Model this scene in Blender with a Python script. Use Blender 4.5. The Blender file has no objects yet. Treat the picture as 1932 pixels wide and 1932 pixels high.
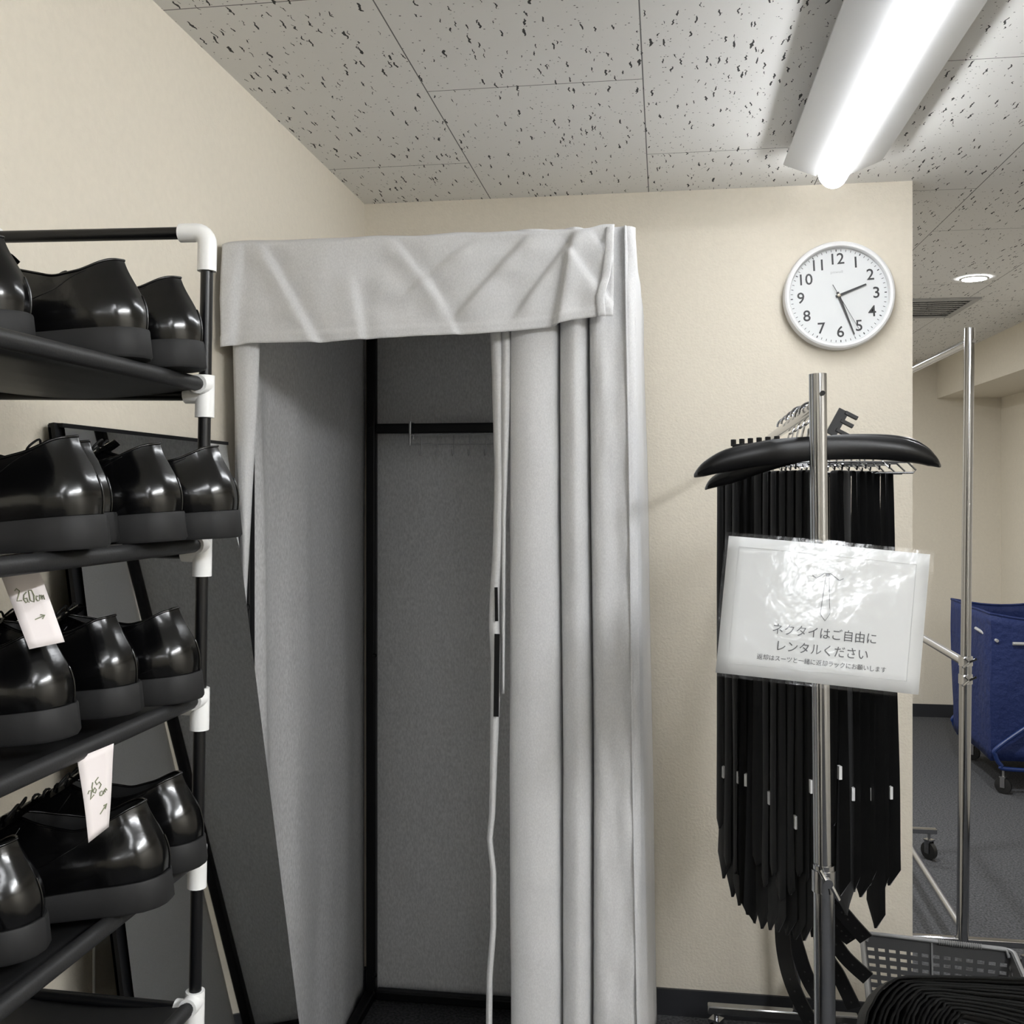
import bpy, math, random
from mathutils import Vector, Matrix, noise

random.seed(7)
SC = bpy.context.scene
COL = SC.collection
PI = math.pi
R = math.radians

# ------------------------------------------------------------------ camera
FPX, CX, HV = 1928.0, 966.0, 928.0
YAW = R(8.44)
EYE = Vector((0, 0, 1.49))
CA, SA = math.cos(YAW), math.sin(YAW)
cam_d = bpy.data.cameras.new('camera')
cam_d.sensor_width = 36
cam_d.sensor_fit = 'HORIZONTAL'
cam_d.lens = 36 * FPX / 1932
cam_d.shift_y = -(966 - HV) / 1932
cam_d.clip_start = 0.02
cam = bpy.data.objects.new('camera', cam_d)
cam.location = EYE
cam.rotation_euler = (PI / 2, 0, YAW)
COL.objects.link(cam)
SC.camera = cam

# ------------------------------------------------------------------ world, exposure
w = bpy.data.worlds.new('world')
w.use_nodes = True
w.node_tree.nodes['Background'].inputs[0].default_value = (0.8, 0.85, 0.9, 1)
w.node_tree.nodes['Background'].inputs[1].default_value = 0.05
SC.world = w
SC.view_settings.view_transform = 'Standard'
SC.view_settings.look = 'None'
SC.view_settings.gamma = 1
SC.view_settings.use_curve_mapping = False
SC.view_settings.exposure = 1.18
LIGHT_MAIN = 14.0          # emission of the ceiling light diffuser in view
FILL_REAR = 22.0          # emission of the unseen fill lights added behind the camera
FILL_REAR_R = 82.0       # and of the added fill light nearest on the right
LIGHT_DOWN = 390.0  # shared by the visible downlight and the added unseen ones
LCOL = (0.945, 0.97, 1.0)

# ------------------------------------------------------------------ helpers
def ray(u, v):
    x, y = (u - CX) / FPX, -(v - HV) / FPX
    return Vector((x * CA - SA, x * SA + CA, y))
def W(u, v, d):            # at depth d along the lens axis
    return EYE + ray(u, v) * d
def WY(u, v, Y):
    r = ray(u, v); return EYE + r * (Y / r.y)
def WX(u, v, X):
    r = ray(u, v); return EYE + r * (X / r.x)
def WZ(u, v, Z):
    r = ray(u, v); return EYE + r * ((Z - EYE.z) / r.z)
def XY(u, Y):              # x on the vertical plane y = Y
    return WY(u, HV, Y).x

class MB:
    def __init__(s): s.v = []; s.f = []; s.m = []
    def add(s, vs, fs, mi=0):
        o = len(s.v); s.v += [Vector(p) for p in vs]
        s.f += [tuple(i + o for i in f) for f in fs]; s.m += [mi] * len(fs); return s
    def box(s, c, size, rot=None, mi=0):
        c = Vector(c); hx, hy, hz = size[0] / 2, size[1] / 2, size[2] / 2
        vs = [Vector((a * hx, b * hy, d * hz)) for a in (-1, 1) for b in (-1, 1) for d in (-1, 1)]
        if rot is not None: vs = [rot @ p for p in vs]
        return s.add([c + p for p in vs], [(0, 1, 3, 2), (4, 6, 7, 5), (0, 4, 5, 1), (2, 3, 7, 6), (0, 2, 6, 4), (1, 5, 7, 3)], mi)
    def bar(s, a, b, wx, wy, up=(0, 0, 1), mi=0):     # box beam from a to b
        a, b = Vector(a), Vector(b); t = (b - a); L = t.length; t.normalize()
        x = Vector(up).cross(t)
        if x.length < 1e-4: x = Vector((1, 0, 0)).cross(t)
        x.normalize(); y = t.cross(x)
        rot = Matrix((x, y, t)).transposed()
        return s.box((a + b) / 2, (wx, wy, L), rot, mi)
    def tube(s, path, r, n=12, closed=False, caps=True, mi=0):
        P = [Vector(p) for p in path]; m = len(P)
        rs = r if isinstance(r, (list, tuple)) else [r] * m
        T = []
        for i in range(m):
            if closed: t = P[(i + 1) % m] - P[i - 1]
            else: t = P[min(i + 1, m - 1)] - P[max(i - 1, 0)]
            T.append(t.normalized())
        nrm = T[0].orthogonal().normalized()
        vs = []; fs = []
        for i in range(m):
            if i:
                ax = T[i - 1].cross(T[i])
                if ax.length > 1e-7:
                    nrm = Matrix.Rotation(T[i - 1].angle(T[i]), 3, ax.normalized()) @ nrm
            b = T[i].cross(nrm)
            for k in range(n):
                a = 2 * PI * k / n
                vs.append(P[i] + (nrm * math.cos(a) + b * math.sin(a)) * rs[i])
        for i in range(m if closed else m - 1):
            j = (i + 1) % m
            for k in range(n):
                k2 = (k + 1) % n
                fs.append((i * n + k, i * n + k2, j * n + k2, j * n + k))
        if caps and not closed:
            fs.append(tuple(range(n - 1, -1, -1))); fs.append(tuple((m - 1) * n + k for k in range(n)))
        return s.add(vs, fs, mi)
    def lathe(s, prof, c, ax=(0, 0, 1), n=32, mi=0, cap0=True, cap1=True):   # prof: (radius, along)
        c = Vector(c); ax = Vector(ax).normalized(); x = ax.orthogonal().normalized(); y = ax.cross(x)
        vs = []; fs = []; m = len(prof)
        for r, h in prof:
            for k in range(n):
                a = 2 * PI * k / n
                vs.append(c + ax * h + (x * math.cos(a) + y * math.sin(a)) * r)
        for i in range(m - 1):
            for k in range(n):
                k2 = (k + 1) % n
                fs.append((i * n + k, i * n + k2, (i + 1) * n + k2, (i + 1) * n + k))
        if cap0: fs.append(tuple(range(n - 1, -1, -1)))
        if cap1: fs.append(tuple((m - 1) * n + k for k in range(n)))
        return s.add(vs, fs, mi)
    def grid(s, pts, closed_u=False, mi=0):            # pts[row][col]
        nr, nc = len(pts), len(pts[0]); vs = [p for row in pts for p in row]; fs = []
        for i in range(nr - 1):
            for k in range(nc if closed_u else nc - 1):
                k2 = (k + 1) % nc
                fs.append((i * nc + k, i * nc + k2, (i + 1) * nc + k2, (i + 1) * nc + k))
        return s.add(vs, fs, mi)
    def build(s, name, mat, parent=None, smooth=True, origin=None, bevel=0, solid=0, sub=0, sharp=35):
        off = Vector(origin) if origin is not None else Vector((0, 0, 0))
        if parent is not None and origin is None:
            p = parent
            while p is not None: off = off + p.location; p = p.parent
        me = bpy.data.meshes.new(name)
        me.from_pydata([p - off for p in s.v], [], s.f)
        for m in (mat if isinstance(mat, (list, tuple)) else [mat]): me.materials.append(m)
        for p, mi in zip(me.polygons, s.m): p.material_index = mi; p.use_smooth = smooth
        me.update()
        if smooth: me.set_sharp_from_angle(angle=R(sharp))
        o = bpy.data.objects.new(name, me); COL.objects.link(o)
        if parent is not None: o.parent = parent
        elif origin is not None: o.location = off
        if bevel:
            b = o.modifiers.new('bevel', 'BEVEL'); b.width = bevel; b.segments = 3; b.limit_method = 'ANGLE'; b.angle_limit = R(40)
        if solid:
            b = o.modifiers.new('solid', 'SOLIDIFY'); b.thickness = solid; b.offset = 0
        if sub:
            b = o.modifiers.new('sub', 'SUBSURF'); b.levels = sub; b.render_levels = sub
        return o

def tag(o, label=None, cat=None, group=None, kind=None):
    if label: o['label'] = label
    if cat: o['category'] = cat
    if group: o['group'] = group
    if kind: o['kind'] = kind
    return o
def thing(name, label, cat, loc=(0, 0, 0), group=None):
    o = bpy.data.objects.new(name, None); COL.objects.link(o)
    o.location = loc; o.empty_display_size = 0.05
    return tag(o, label, cat, group)
def struct(o): o['kind'] = 'structure'; return o
def lerp(a, b, t): return a + (b - a) * t
def smooth01(t): t = max(0, min(1, t)); return t * t * (3 - 2 * t)
def spline(pts, n):        # Catmull-Rom through points
    P = [Vector(p) for p in pts]; out = []; m = len(P) - 1
    for i in range(m):
        p0, p1, p2, p3 = P[max(i - 1, 0)], P[i], P[i + 1], P[min(i + 2, m)]
        for k in range(n):
            t = k / n
            out.append(0.5 * ((2 * p1) + (p2 - p0) * t + (2 * p0 - 5 * p1 + 4 * p2 - p3) * t * t + (3 * p1 - p0 - 3 * p2 + p3) * t ** 3))
    out.append(P[-1]); return out
def interp(xs, ys, x):
    if x <= xs[0]: return ys[0]
    for i in range(len(xs) - 1):
        if x <= xs[i + 1]: return lerp(ys[i], ys[i + 1], (x - xs[i]) / (xs[i + 1] - xs[i]))
    return ys[-1]
def nz(x, y, z=0): return noise.noise(Vector((x, y, z)))

# ------------------------------------------------------------------ materials
MATS = {}
def mat(name, col, rough=0.5, metal=0, spec=0.5, bump=None, mottle=None, coat=0, emit=None, sheen=0, trans=0):
    m = bpy.data.materials.new(name); m.use_nodes = True
    nt = m.node_tree; b = nt.nodes['Principled BSDF']
    b.inputs['Base Color'].default_value = (*col, 1); b.inputs['Roughness'].default_value = rough
    b.inputs['Metallic'].default_value = metal; b.inputs['Specular IOR Level'].default_value = spec
    if coat: b.inputs['Coat Weight'].default_value = coat; b.inputs['Coat Roughness'].default_value = 0.08
    if sheen: b.inputs['Sheen Weight'].default_value = sheen; b.inputs['Sheen Roughness'].default_value = 0.5
    tc = nt.nodes.new('ShaderNodeTexCoord')
    if mottle:                                  # (scale, amount, detail, stretch)
        sc, am, det, st = mottle
        mp = nt.nodes.new('ShaderNodeMapping'); mp.inputs['Scale'].default_value = st
        nt.links.new(tc.outputs['Object'], mp.inputs[0])
        n = nt.nodes.new('ShaderNodeTexNoise'); n.inputs['Scale'].default_value = sc; n.inputs['Detail'].default_value = det
        nt.links.new(mp.outputs[0], n.inputs['Vector'])
        mr = nt.nodes.new('ShaderNodeMapRange'); mr.inputs[1].default_value = 0.3; mr.inputs[2].default_value = 0.7
        mr.inputs[3].default_value = 1 - am; mr.inputs[4].default_value = 1 + am
        nt.links.new(n.outputs['Fac'], mr.inputs[0])
        mx = nt.nodes.new('ShaderNodeMix'); mx.data_type = 'RGBA'; mx.blend_type = 'MULTIPLY'; mx.inputs[0].default_value = 1
        mx.inputs[6].default_value = (*col, 1); nt.links.new(mr.outputs[0], mx.inputs[7])
        nt.links.new(mx.outputs[2], b.inputs['Base Color'])
    if bump:                                    # (scale, strength, distance)
        n = nt.nodes.new('ShaderNodeTexNoise'); n.inputs['Scale'].default_value = bump[0]; n.inputs['Detail'].default_value = 4
        nt.links.new(tc.outputs['Object'], n.inputs['Vector'])
        bp = nt.nodes.new('ShaderNodeBump'); bp.inputs['Strength'].default_value = bump[1]; bp.inputs['Distance'].default_value = bump[2]
        nt.links.new(n.outputs['Fac'], bp.inputs['Height']); nt.links.new(bp.outputs[0], b.inputs['Normal'])
    if emit: b.inputs['Emission Color'].default_value = (*emit[0], 1); b.inputs['Emission Strength'].default_value = emit[1]
    if trans:                                   # thin cloth lets some light through
        o_ = nt.nodes['Material Output']; tl = nt.nodes.new('ShaderNodeBsdfTranslucent'); tl.inputs['Color'].default_value = (*col, 1)
        ms = nt.nodes.new('ShaderNodeMixShader'); ms.inputs[0].default_value = trans
        nt.links.new(b.outputs[0], ms.inputs[1]); nt.links.new(tl.outputs[0], ms.inputs[2]); nt.links.new(ms.outputs[0], o_.inputs[0])
    MATS[name] = m; return m

M_wall = mat('cream_wallpaper', (0.70, 0.648, 0.55), 0.85, spec=0.25, bump=(140, 0.35, 0.004), mottle=(60, 0.02, 4, (1, 1, 1)))
M_carpet = mat('charcoal_carpet', (0.085, 0.086, 0.09), 0.95, spec=0.1, bump=(320, 0.8, 0.006), mottle=(130, 0.55, 6, (1, 1, 1)))
M_base = mat('dark_vinyl_skirting', (0.022, 0.023, 0.027), 0.5)
M_blackpipe = mat('black_coated_pipe', (0.003, 0.0032, 0.004), 0.32, spec=0.4)
M_blackframe = mat('black_powder_coat', (0.003, 0.0032, 0.004), 0.45, spec=0.3)
M_whiteplastic = mat('white_plastic', (0.80, 0.80, 0.79), 0.38)
M_shelf = mat('dark_grey_nonwoven', (0.014, 0.014, 0.0145), 0.5, spec=0.4, bump=(400, 0.2, 0.001))
M_leather = mat('black_polished_leather', (0.002, 0.002, 0.0022), 0.18, spec=0.5, bump=(60, 0.12, 0.002))
M_lining = mat('black_shoe_lining', (0.003, 0.003, 0.003), 0.6, spec=0.2)
M_sole = mat('dark_grey_rubber', (0.014, 0.014, 0.0145), 0.62, spec=0.3, bump=(200, 0.1, 0.001))
M_lace = mat('black_lace', (0.003, 0.003, 0.003), 0.6, spec=0.3)
M_tagpaper = mat('pinkish_white_paper', (0.74, 0.685, 0.675), 0.8)
M_ink = mat('green_grey_ink', (0.22, 0.24, 0.15), 0.7)
M_mirror = mat('mirror_glass', (0.80, 0.81, 0.81), 0.015, metal=1)
M_fabric = mat('grey_curtain_cloth', (0.78, 0.78, 0.785), 0.85, spec=0.2, sheen=0.15, bump=(500, 0.25, 0.002), mottle=(420, 0.10, 4, (1, 1, 0.6)), trans=0.30)
M_fabric_side = mat('grey_heather_cloth', (0.78, 0.78, 0.785), 0.9, spec=0.15, bump=(350, 0.25, 0.002), mottle=(230, 0.20, 5, (1, 1, 0.45)), trans=0.30)
M_hem = mat('grey_hem_cloth', (0.58, 0.58, 0.58), 0.8, spec=0.2, mottle=(240, 0.06, 4, (1, 1, 1)))
M_chrome = mat('chrome', (0.42, 0.425, 0.44), 0.13, metal=1)
M_steel = mat('brushed_steel', (0.55, 0.55, 0.56), 0.3, metal=1)
M_blackplastic = mat('black_plastic', (0.004, 0.004, 0.0045), 0.38, spec=0.3)
M_tie = mat('black_tie_cloth', (0.003, 0.0031, 0.0035), 0.75, spec=0.15, sheen=0.11, bump=(700, 0.2, 0.001))
M_belt = mat('black_belt_leather', (0.003, 0.003, 0.0033), 0.42, spec=0.3)
M_label = mat('silver_label', (0.62, 0.62, 0.62), 0.4)
M_paper = mat('sign_paper', (0.47, 0.48, 0.48), 0.55)
M_print = mat('dark_print', (0.045, 0.045, 0.05), 0.6)
M_printgrey = mat('grey_print', (0.42, 0.43, 0.43), 0.6)
M_clockwhite = mat('clock_white', (0.74, 0.74, 0.745), 0.3)
M_dial = mat('clock_dial_white', (0.66, 0.675, 0.68), 0.6)
M_clockblack = mat('clock_black', (0.02, 0.02, 0.022), 0.5)
M_gold = mat('grey_brass', (0.45, 0.40, 0.33), 0.4, metal=0.6)
M_basket = mat('grey_basket_plastic', (0.06, 0.06, 0.061), 0.45)
M_basketrim = mat('light_grey_plastic', (0.20, 0.20, 0.20), 0.4)
M_cloth = mat('black_folded_cloth', (0.007, 0.007, 0.0068), 0.7, spec=0.2, sheen=0.06, bump=(300, 0.2, 0.002))
M_blue = mat('blue_canvas', (0.0045, 0.017, 0.098), 0.7, bump=(25, 0.5, 0.02))
M_bluetube = mat('blue_tube', (0.008, 0.026, 0.12), 0.35)
M_greyrod = mat('grey_rod', (0.40, 0.40, 0.40), 0.4)
M_housing = mat('white_enamel', (0.52, 0.52, 0.52), 0.35)
M_lamp = mat('lit_diffuser', (0.9, 0.9, 0.9), 0.5, emit=(LCOL, LIGHT_MAIN))
M_fill_rear = mat('fill_diffuser_rear', (0.9, 0.9, 0.9), 0.5, emit=(LCOL, FILL_REAR))
M_fill_rear_r = mat('fill_diffuser_right_row', (0.9, 0.9, 0.9), 0.5, emit=(LCOL, FILL_REAR_R))
M_down = mat('lit_downlight', (0.9, 0.9, 0.9), 0.5, emit=(LCOL, LIGHT_DOWN))
M_tyre = mat('black_tyre', (0.012, 0.012, 0.012), 0.5)
M_cable = mat('white_cable', (0.8, 0.8, 0.78), 0.5)

# laminate film: clear glossy
m = bpy.data.materials.new('laminate_film'); m.use_nodes = True; nt = m.node_tree; nt.nodes.clear()
out = nt.nodes.new('ShaderNodeOutputMaterial'); tr = nt.nodes.new('ShaderNodeBsdfTransparent'); gl = nt.nodes.new('ShaderNodeBsdfGlossy')
gl.inputs['Roughness'].default_value = 0.16
mx = nt.nodes.new('ShaderNodeMixShader'); fm = nt.nodes.new('ShaderNodeMath'); fr = nt.nodes.new('ShaderNodeFresnel'); fr.inputs[0].default_value = 1.6
tc = nt.nodes.new('ShaderNodeTexCoord'); n1 = nt.nodes.new('ShaderNodeTexNoise'); n1.inputs['Scale'].default_value = 28; n1.inputs['Detail'].default_value = 5
bp = nt.nodes.new('ShaderNodeBump'); bp.inputs['Strength'].default_value = 0.5; bp.inputs['Distance'].default_value = 0.004
nt.links.new(tc.outputs['Object'], n1.inputs['Vector']); nt.links.new(n1.outputs['Fac'], bp.inputs['Height'])
nt.links.new(bp.outputs[0], gl.inputs['Normal'])
nt.links.new(fr.outputs[0], fm.inputs[0]); fm.operation = 'MULTIPLY'; fm.inputs[1].default_value = 0.42; nt.links.new(fm.outputs[0], mx.inputs[0]); nt.links.new(tr.outputs[0], mx.inputs[1]); nt.links.new(gl.outputs[0], mx.inputs[2])
nt.links.new(mx.outputs[0], out.inputs[0]); M_film = m

# ceiling boards: staggered 0.91 x 0.459 boards with wormhole fissures
TW, TL = 0.459, 0.91
m = bpy.data.materials.new('fissured_ceiling_board'); m.use_nodes = True; nt = m.node_tree; b = nt.nodes['Principled BSDF']
N = nt.nodes.new; L = nt.links.new
tc = N('ShaderNodeTexCoord'); sep = N('ShaderNodeSeparateXYZ'); L(tc.outputs['Object'], sep.inputs[0])
def mth(op, a, c=None, v=None):
    n = N('ShaderNodeMath'); n.operation = op
    if hasattr(a, 'is_output'): L(a, n.inputs[0])
    else: n.inputs[0].default_value = a
    if c is not None:
        if hasattr(c, 'is_output'): L(c, n.inputs[1])
        else: n.inputs[1].default_value = c
    return n.outputs[0]
xs = mth('DIVIDE', mth('ADD', sep.outputs[0], 0.5015 + TW * 20), TW)       # column index
colf = mth('FLOOR', xs); fx = mth('FRACT', xs)
par = mth('MODULO', colf, 2.0)                                            # 0 = the column left edge at x=-0.5
ys = mth('FRACT', mth('DIVIDE', mth('ADD', sep.outputs[1], mth('MULTIPLY', par, -0.48)), TL))
ys = mth('FRACT', mth('ADD', ys, 20 - 2.14 / TL))
dx = mth('MULTIPLY', mth('MINIMUM', fx, mth('SUBTRACT', 1.0, fx)), TW)
dy = mth('MULTIPLY', mth('MINIMUM', ys, mth('SUBTRACT', 1.0, ys)), TL)
seam = mth('LESS_THAN', mth('MINIMUM', dx, dy), 0.0013)
mp = N('ShaderNodeMapping'); mp.inputs['Scale'].default_value = (1.0, 0.13, 1); L(tc.outputs['Object'], mp.inputs[0])
nd = N('ShaderNodeTexNoise'); nd.inputs['Scale'].default_value = 60; nd.inputs['Detail'].default_value = 2; L(tc.outputs['Object'], nd.inputs['Vector'])
va = N('ShaderNodeVectorMath'); va.operation = 'MULTIPLY_ADD'; L(nd.outputs['Color'], va.inputs[0]); va.inputs[1].default_value = (0.014, 0.003, 0); L(mp.outputs[0], va.inputs[2])
vo = N('ShaderNodeTexVoronoi'); vo.feature = 'F1'; vo.inputs['Scale'].default_value = 120; vo.inputs['Randomness'].default_value = 1; L(va.outputs[0], vo.inputs['Vector'])
sz = N('ShaderNodeSeparateColor'); L(vo.outputs['Color'], sz.inputs[0])
big = mth('LESS_THAN', vo.outputs['Distance'], mth('MULTIPLY', mth('MAXIMUM', mth('SUBTRACT', sz.outputs[0], 0.12), 0.0), 0.33))
vo2 = N('ShaderNodeTexVoronoi'); vo2.inputs['Scale'].default_value = 135; L(tc.outputs['Object'], vo2.inputs['Vector'])
sz2 = N('ShaderNodeSeparateColor'); L(vo2.outputs['Color'], sz2.inputs[0])
small = mth('LESS_THAN', vo2.outputs['Distance'], mth('MULTIPLY', mth('POWER', sz2.outputs[1], 5.0), 0.30))
hole = mth('MAXIMUM', big, mth('MULTIPLY', small, 0.8))
tot = mth('MAXIMUM', hole, mth('MULTIPLY', seam, 0.85))
mc = N('ShaderNodeMix'); mc.data_type = 'RGBA'; L(tot, mc.inputs[0])
mc.inputs[6].default_value = (0.80, 0.79, 0.765, 1); mc.inputs[7].default_value = (0.075, 0.075, 0.075, 1)
L(mc.outputs[2], b.inputs['Base Color']); b.inputs['Roughness'].default_value = 0.95; b.inputs['Specular IOR Level'].default_value = 0.1
bp = N('ShaderNodeBump'); bp.invert = True; bp.inputs['Strength'].default_value = 0.5; bp.inputs['Distance'].default_value = 0.003; L(tot, bp.inputs['Height']); L(bp.outputs[0], b.inputs['Normal'])
M_ceil = m

# ------------------------------------------------------------------ room shell
XL, YB, ZC = -0.882, 2.95, 2.348
XE = 0.679                      # free end of the back wall
XR, YF, YN = 2.19, 7.1, -5.0
def slab(name, lo, hi, mt):
    lo, hi = Vector(lo), Vector(hi)
    return struct(MB().box((lo + hi) / 2, hi - lo).build(name, mt, smooth=False))
slab('floor', (XL - 0.1, YN - 0.1, -0.1), (XR + 0.1, YF + 0.1, 0), M_carpet)
slab('ceiling', (XL - 0.1, YN - 0.1, ZC), (XR + 0.1, YF + 0.1, ZC + 0.1), M_ceil)
slab('wall_left', (XL - 0.1, YN, 0), (XL, YF, ZC), M_wall)
slab('wall_back', (XL, YB, 0), (XE, YB + 0.12, ZC), M_wall)
slab('wall_far', (XL, YF, 0), (XR, YF + 0.1, ZC), M_wall)
slab('wall_right', (XR, YN, 0), (XR + 0.1, YF, ZC), M_wall)
slab('wall_near', (XL, YN - 0.1, 0), (XR, YN, ZC), M_wall)
slab('trim_1', (1.79, YN, 2.107), (XR, YF, ZC), M_wall)          # boxed-in beam along the right wall
slab('baseboard_back', (XL, YB - 0.008, 0), (XE + 0.008, YB, 0.075), M_base)
slab('baseboard_left', (XL, YN, 0), (XL + 0.008, YB, 0.075), M_base)
slab('baseboard_far', (XL, YF - 0.008, 0), (XR, YF, 0.085), M_base)
slab('baseboard_right', (XR - 0.008, YN, 0), (XR, YF, 0.085), M_base)
slab('baseboard_end', (XE, YB, 0), (XE + 0.008, YB + 0.12, 0.075), M_base)

# ------------------------------------------------------------------ ceiling lights
def ceiling_light(x, y0, y1, label, lamp=None):
    t = thing('ceiling_light', label, 'ceiling light', (x, (y0 + y1) / 2, ZC), 'linear ceiling lights')
    b = MB().box((x, (y0 + y1) / 2, ZC - 0.022), (0.11, y1 - y0 - 0.05, 0.044))
    b.build('base_housing', M_housing, t, smooth=False)
    for s in (-1, 1):
        prof = [(0.040, -0.066), (0.119, -0.034), (0.119, -0.030), (0.040, -0.040)]
        b = MB(); vs = []
        for y in (y0, y1):
            vs += [Vector((x + s * px, y, ZC + pz)) for px, pz in prof]
        b.add(vs, [(0, 1, 5, 4), (1, 2, 6, 5), (2, 3, 7, 6), (3, 0, 4, 7), (0, 3, 2, 1), (4, 5, 6, 7)])
        b.build('reflector_wing', M_housing, t, smooth=False)
    b = MB(); rows = []
    n = 14
    for y, k in ((y0 + 0.004, 0.9), (y0 + 0.012, 1), (y1 - 0.012, 1), (y1 - 0.004, 0.9)):
        rows.append([Vector((x + 0.037 * k * math.cos(PI + PI * i / n), y, ZC - 0.058 + 0.044 * k * math.sin(PI + PI * i / n))) for i in range(n + 1)])
    b.grid(rows)
    b.add(rows[0], [tuple(range(n, -1, -1))]); b.add(rows[-1], [tuple(range(n + 1))])
    b.build('diffuser', lamp or M_lamp, t)
    return t
ceiling_light(0.418, 1.40, 2.65, 'long white linear ceiling light over the clock, glowing')
for x_, y_, lb in ((0.413, -1.5, 'added unseen fill light shaped as a linear ceiling light just behind the viewpoint, left row'), (1.35, -0.75, 'added unseen fill light shaped as a linear ceiling light just behind the viewpoint, right row'),  # unseen fixtures added behind the camera as fill light
                   (0.413, -4.2, 'added unseen fill light shaped as a linear ceiling light at the far end of the room behind, left row'), (1.35, -4.2, 'added unseen fill light shaped as a linear ceiling light at the far end of the room behind, right row')):
    ceiling_light(x_, y_, y_ + 1.25, lb, M_fill_rear_r if x_ > 1 and y_ > -2 else M_fill_rear)

dl = W(1838, 524, 0.858 * FPX / (928 - 524)); dl.z = ZC
def downlight(p, label):
    t = thing('downlight', label, 'downlight', p, 'corridor downlights')
    MB().lathe([(0.056, -0.001), (0.056, -0.005), (0.046, -0.007), (0.046, -0.002)], p, n=40, cap0=False, cap1=False).build('rim', M_housing, t)
    MB().lathe([(0.0, -0.007), (0.030, -0.0065), (0.046, -0.004)], p, n=40, cap0=False, cap1=False).build('lens', M_down, t)
downlight(dl, 'small glowing round downlight in the corridor ceiling right of the clock')
downlight(Vector((0.45, 4.15, ZC)), 'added unseen downlight brightening the corridor, nearest the back of the clock wall')  # this and the next ones: added out of view to brighten the corridor
downlight(Vector((0.50, 6.05, ZC)), 'added unseen downlight brightening the corridor near the far wall')
downlight(Vector((-0.40, 5.10, ZC)), 'added unseen downlight brightening the corridor at the left, behind the booth wall')

# ceiling air vent in the corridor
vz = ZC
va_, vb_ = WZ(1700, 597, vz), WZ(1815, 575, vz)
vc = Vector((1.135, 5.0, vz)); t = thing('ceiling_vent', 'grey square air vent flush in the corridor ceiling', 'vent', vc)
b = MB()
for sx, sy, lx, ly in ((-1, 0, 0.03, 0.5), (1, 0, 0.03, 0.5), (0, -1, 0.438, 0.03), (0, 1, 0.438, 0.03)):
    b.box((vc.x + sx * 0.235, vc.y + sy * 0.235, vz - 0.0042), (lx, ly, 0.008))
b.build('frame', M_greyrod, t, smooth=False)
b = MB()
for k in range(9):
    b.box((vc.x, vc.y - 0.2 + k * 0.05, vz - 0.006), (0.44, 0.034, 0.002), Matrix.Rotation(R(10), 3, 'X'))
b.build('louvre', M_greyrod, t, smooth=False)

# ------------------------------------------------------------------ shoe rack
RX0, RX1, RY0, RY1 = -0.872, -0.568, 0.30, 1.15
RR = 0.0074
SHZ = [1.6195, 1.4305, 1.2475, 1.0595, 0.8860, 0.6960, 0.5060, 0.3160, 0.1260]
TOPZ = 1.8015
rack = thing('shoe_rack', 'black pipe shoe rack with white plastic joints against the left wall', 'shoe rack', ((RX0 + RX1) / 2, (RY0 + RY1) / 2, 0))
rack.rotation_euler.y = 0.0172                # the rack leans a little away from the wall
for x in (RX0, RX1):
    for y in (RY0, RY1):
        MB().tube([(x, y, 0.0), (x, y, TOPZ - 0.01)], RR, 14).build('post', M_blackpipe, rack)
for y in (RY0, RY1):
    MB().tube([(RX0 + 0.01, y, TOPZ), (RX1 - 0.01, y, TOPZ)], RR, 14).build('top_bar', M_blackpipe, rack)
CR = 0.0112
for y, sy in ((RY0, 1), (RY1, -1)):
    for x, sx in ((RX0, 1), (RX1, -1)):
        path = [(x + sx * 0.034, y, TOPZ)] + [(x + sx * 0.014 * (1 - math.sin(a)), y, TOPZ - 0.014 * (1 - math.cos(a))) for a in [R(q) for q in range(0, 91, 15)]] + [(x, y, TOPZ - 0.046)]
        MB().tube(path, CR, 16).build('corner_joint', M_whiteplastic, rack)
        for k, z in enumerate(SHZ):
            b = MB()
            b.tube([(x, y, z - 0.038), (x, y, z + 0.012)], CR, 16)
            b.tube([(x, y, z), (x, y + sy * 0.020, z)], CR, 16)
            b.tube([(x, y, z - 0.011), (x + sx * 0.024, y, z - 0.011)], CR * 0.96, 16)
            b.build('shelf_joint', M_whiteplastic, rack)
for z in SHZ:
    b = MB(); nX = 8
    pts = []
    for i in range(nX + 1):
        x = lerp(RX0, RX1, i / nX); sag = -0.012 * math.sin(PI * i / nX)
        pts.append([Vector((x, y, z - 0.004 + sag)) for y in (RY0 + 0.006, RY1 - 0.004)])
    b.grid(pts)
    sh = b.build('shelf', M_shelf, rack, solid=0.0016)
    for x in (RX0, RX1):
        MB().tube([(x, RY0 + 0.012, z), (x, RY1 - 0.010, z)], RR, 14).build('rail', M_blackpipe, sh)
        MB().tube([(x, RY0 + 0.026, z), (x, RY1 - 0.026, z)], RR + 0.0014, 16).build('sleeve', M_shelf, sh)
    for y in (RY0, RY1):
        MB().tube([(RX0 + 0.012, y, z - 0.011), (RX1 - 0.012, y, z - 0.011)], RR, 12).build('cross_bar', M_blackpipe, sh)

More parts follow.
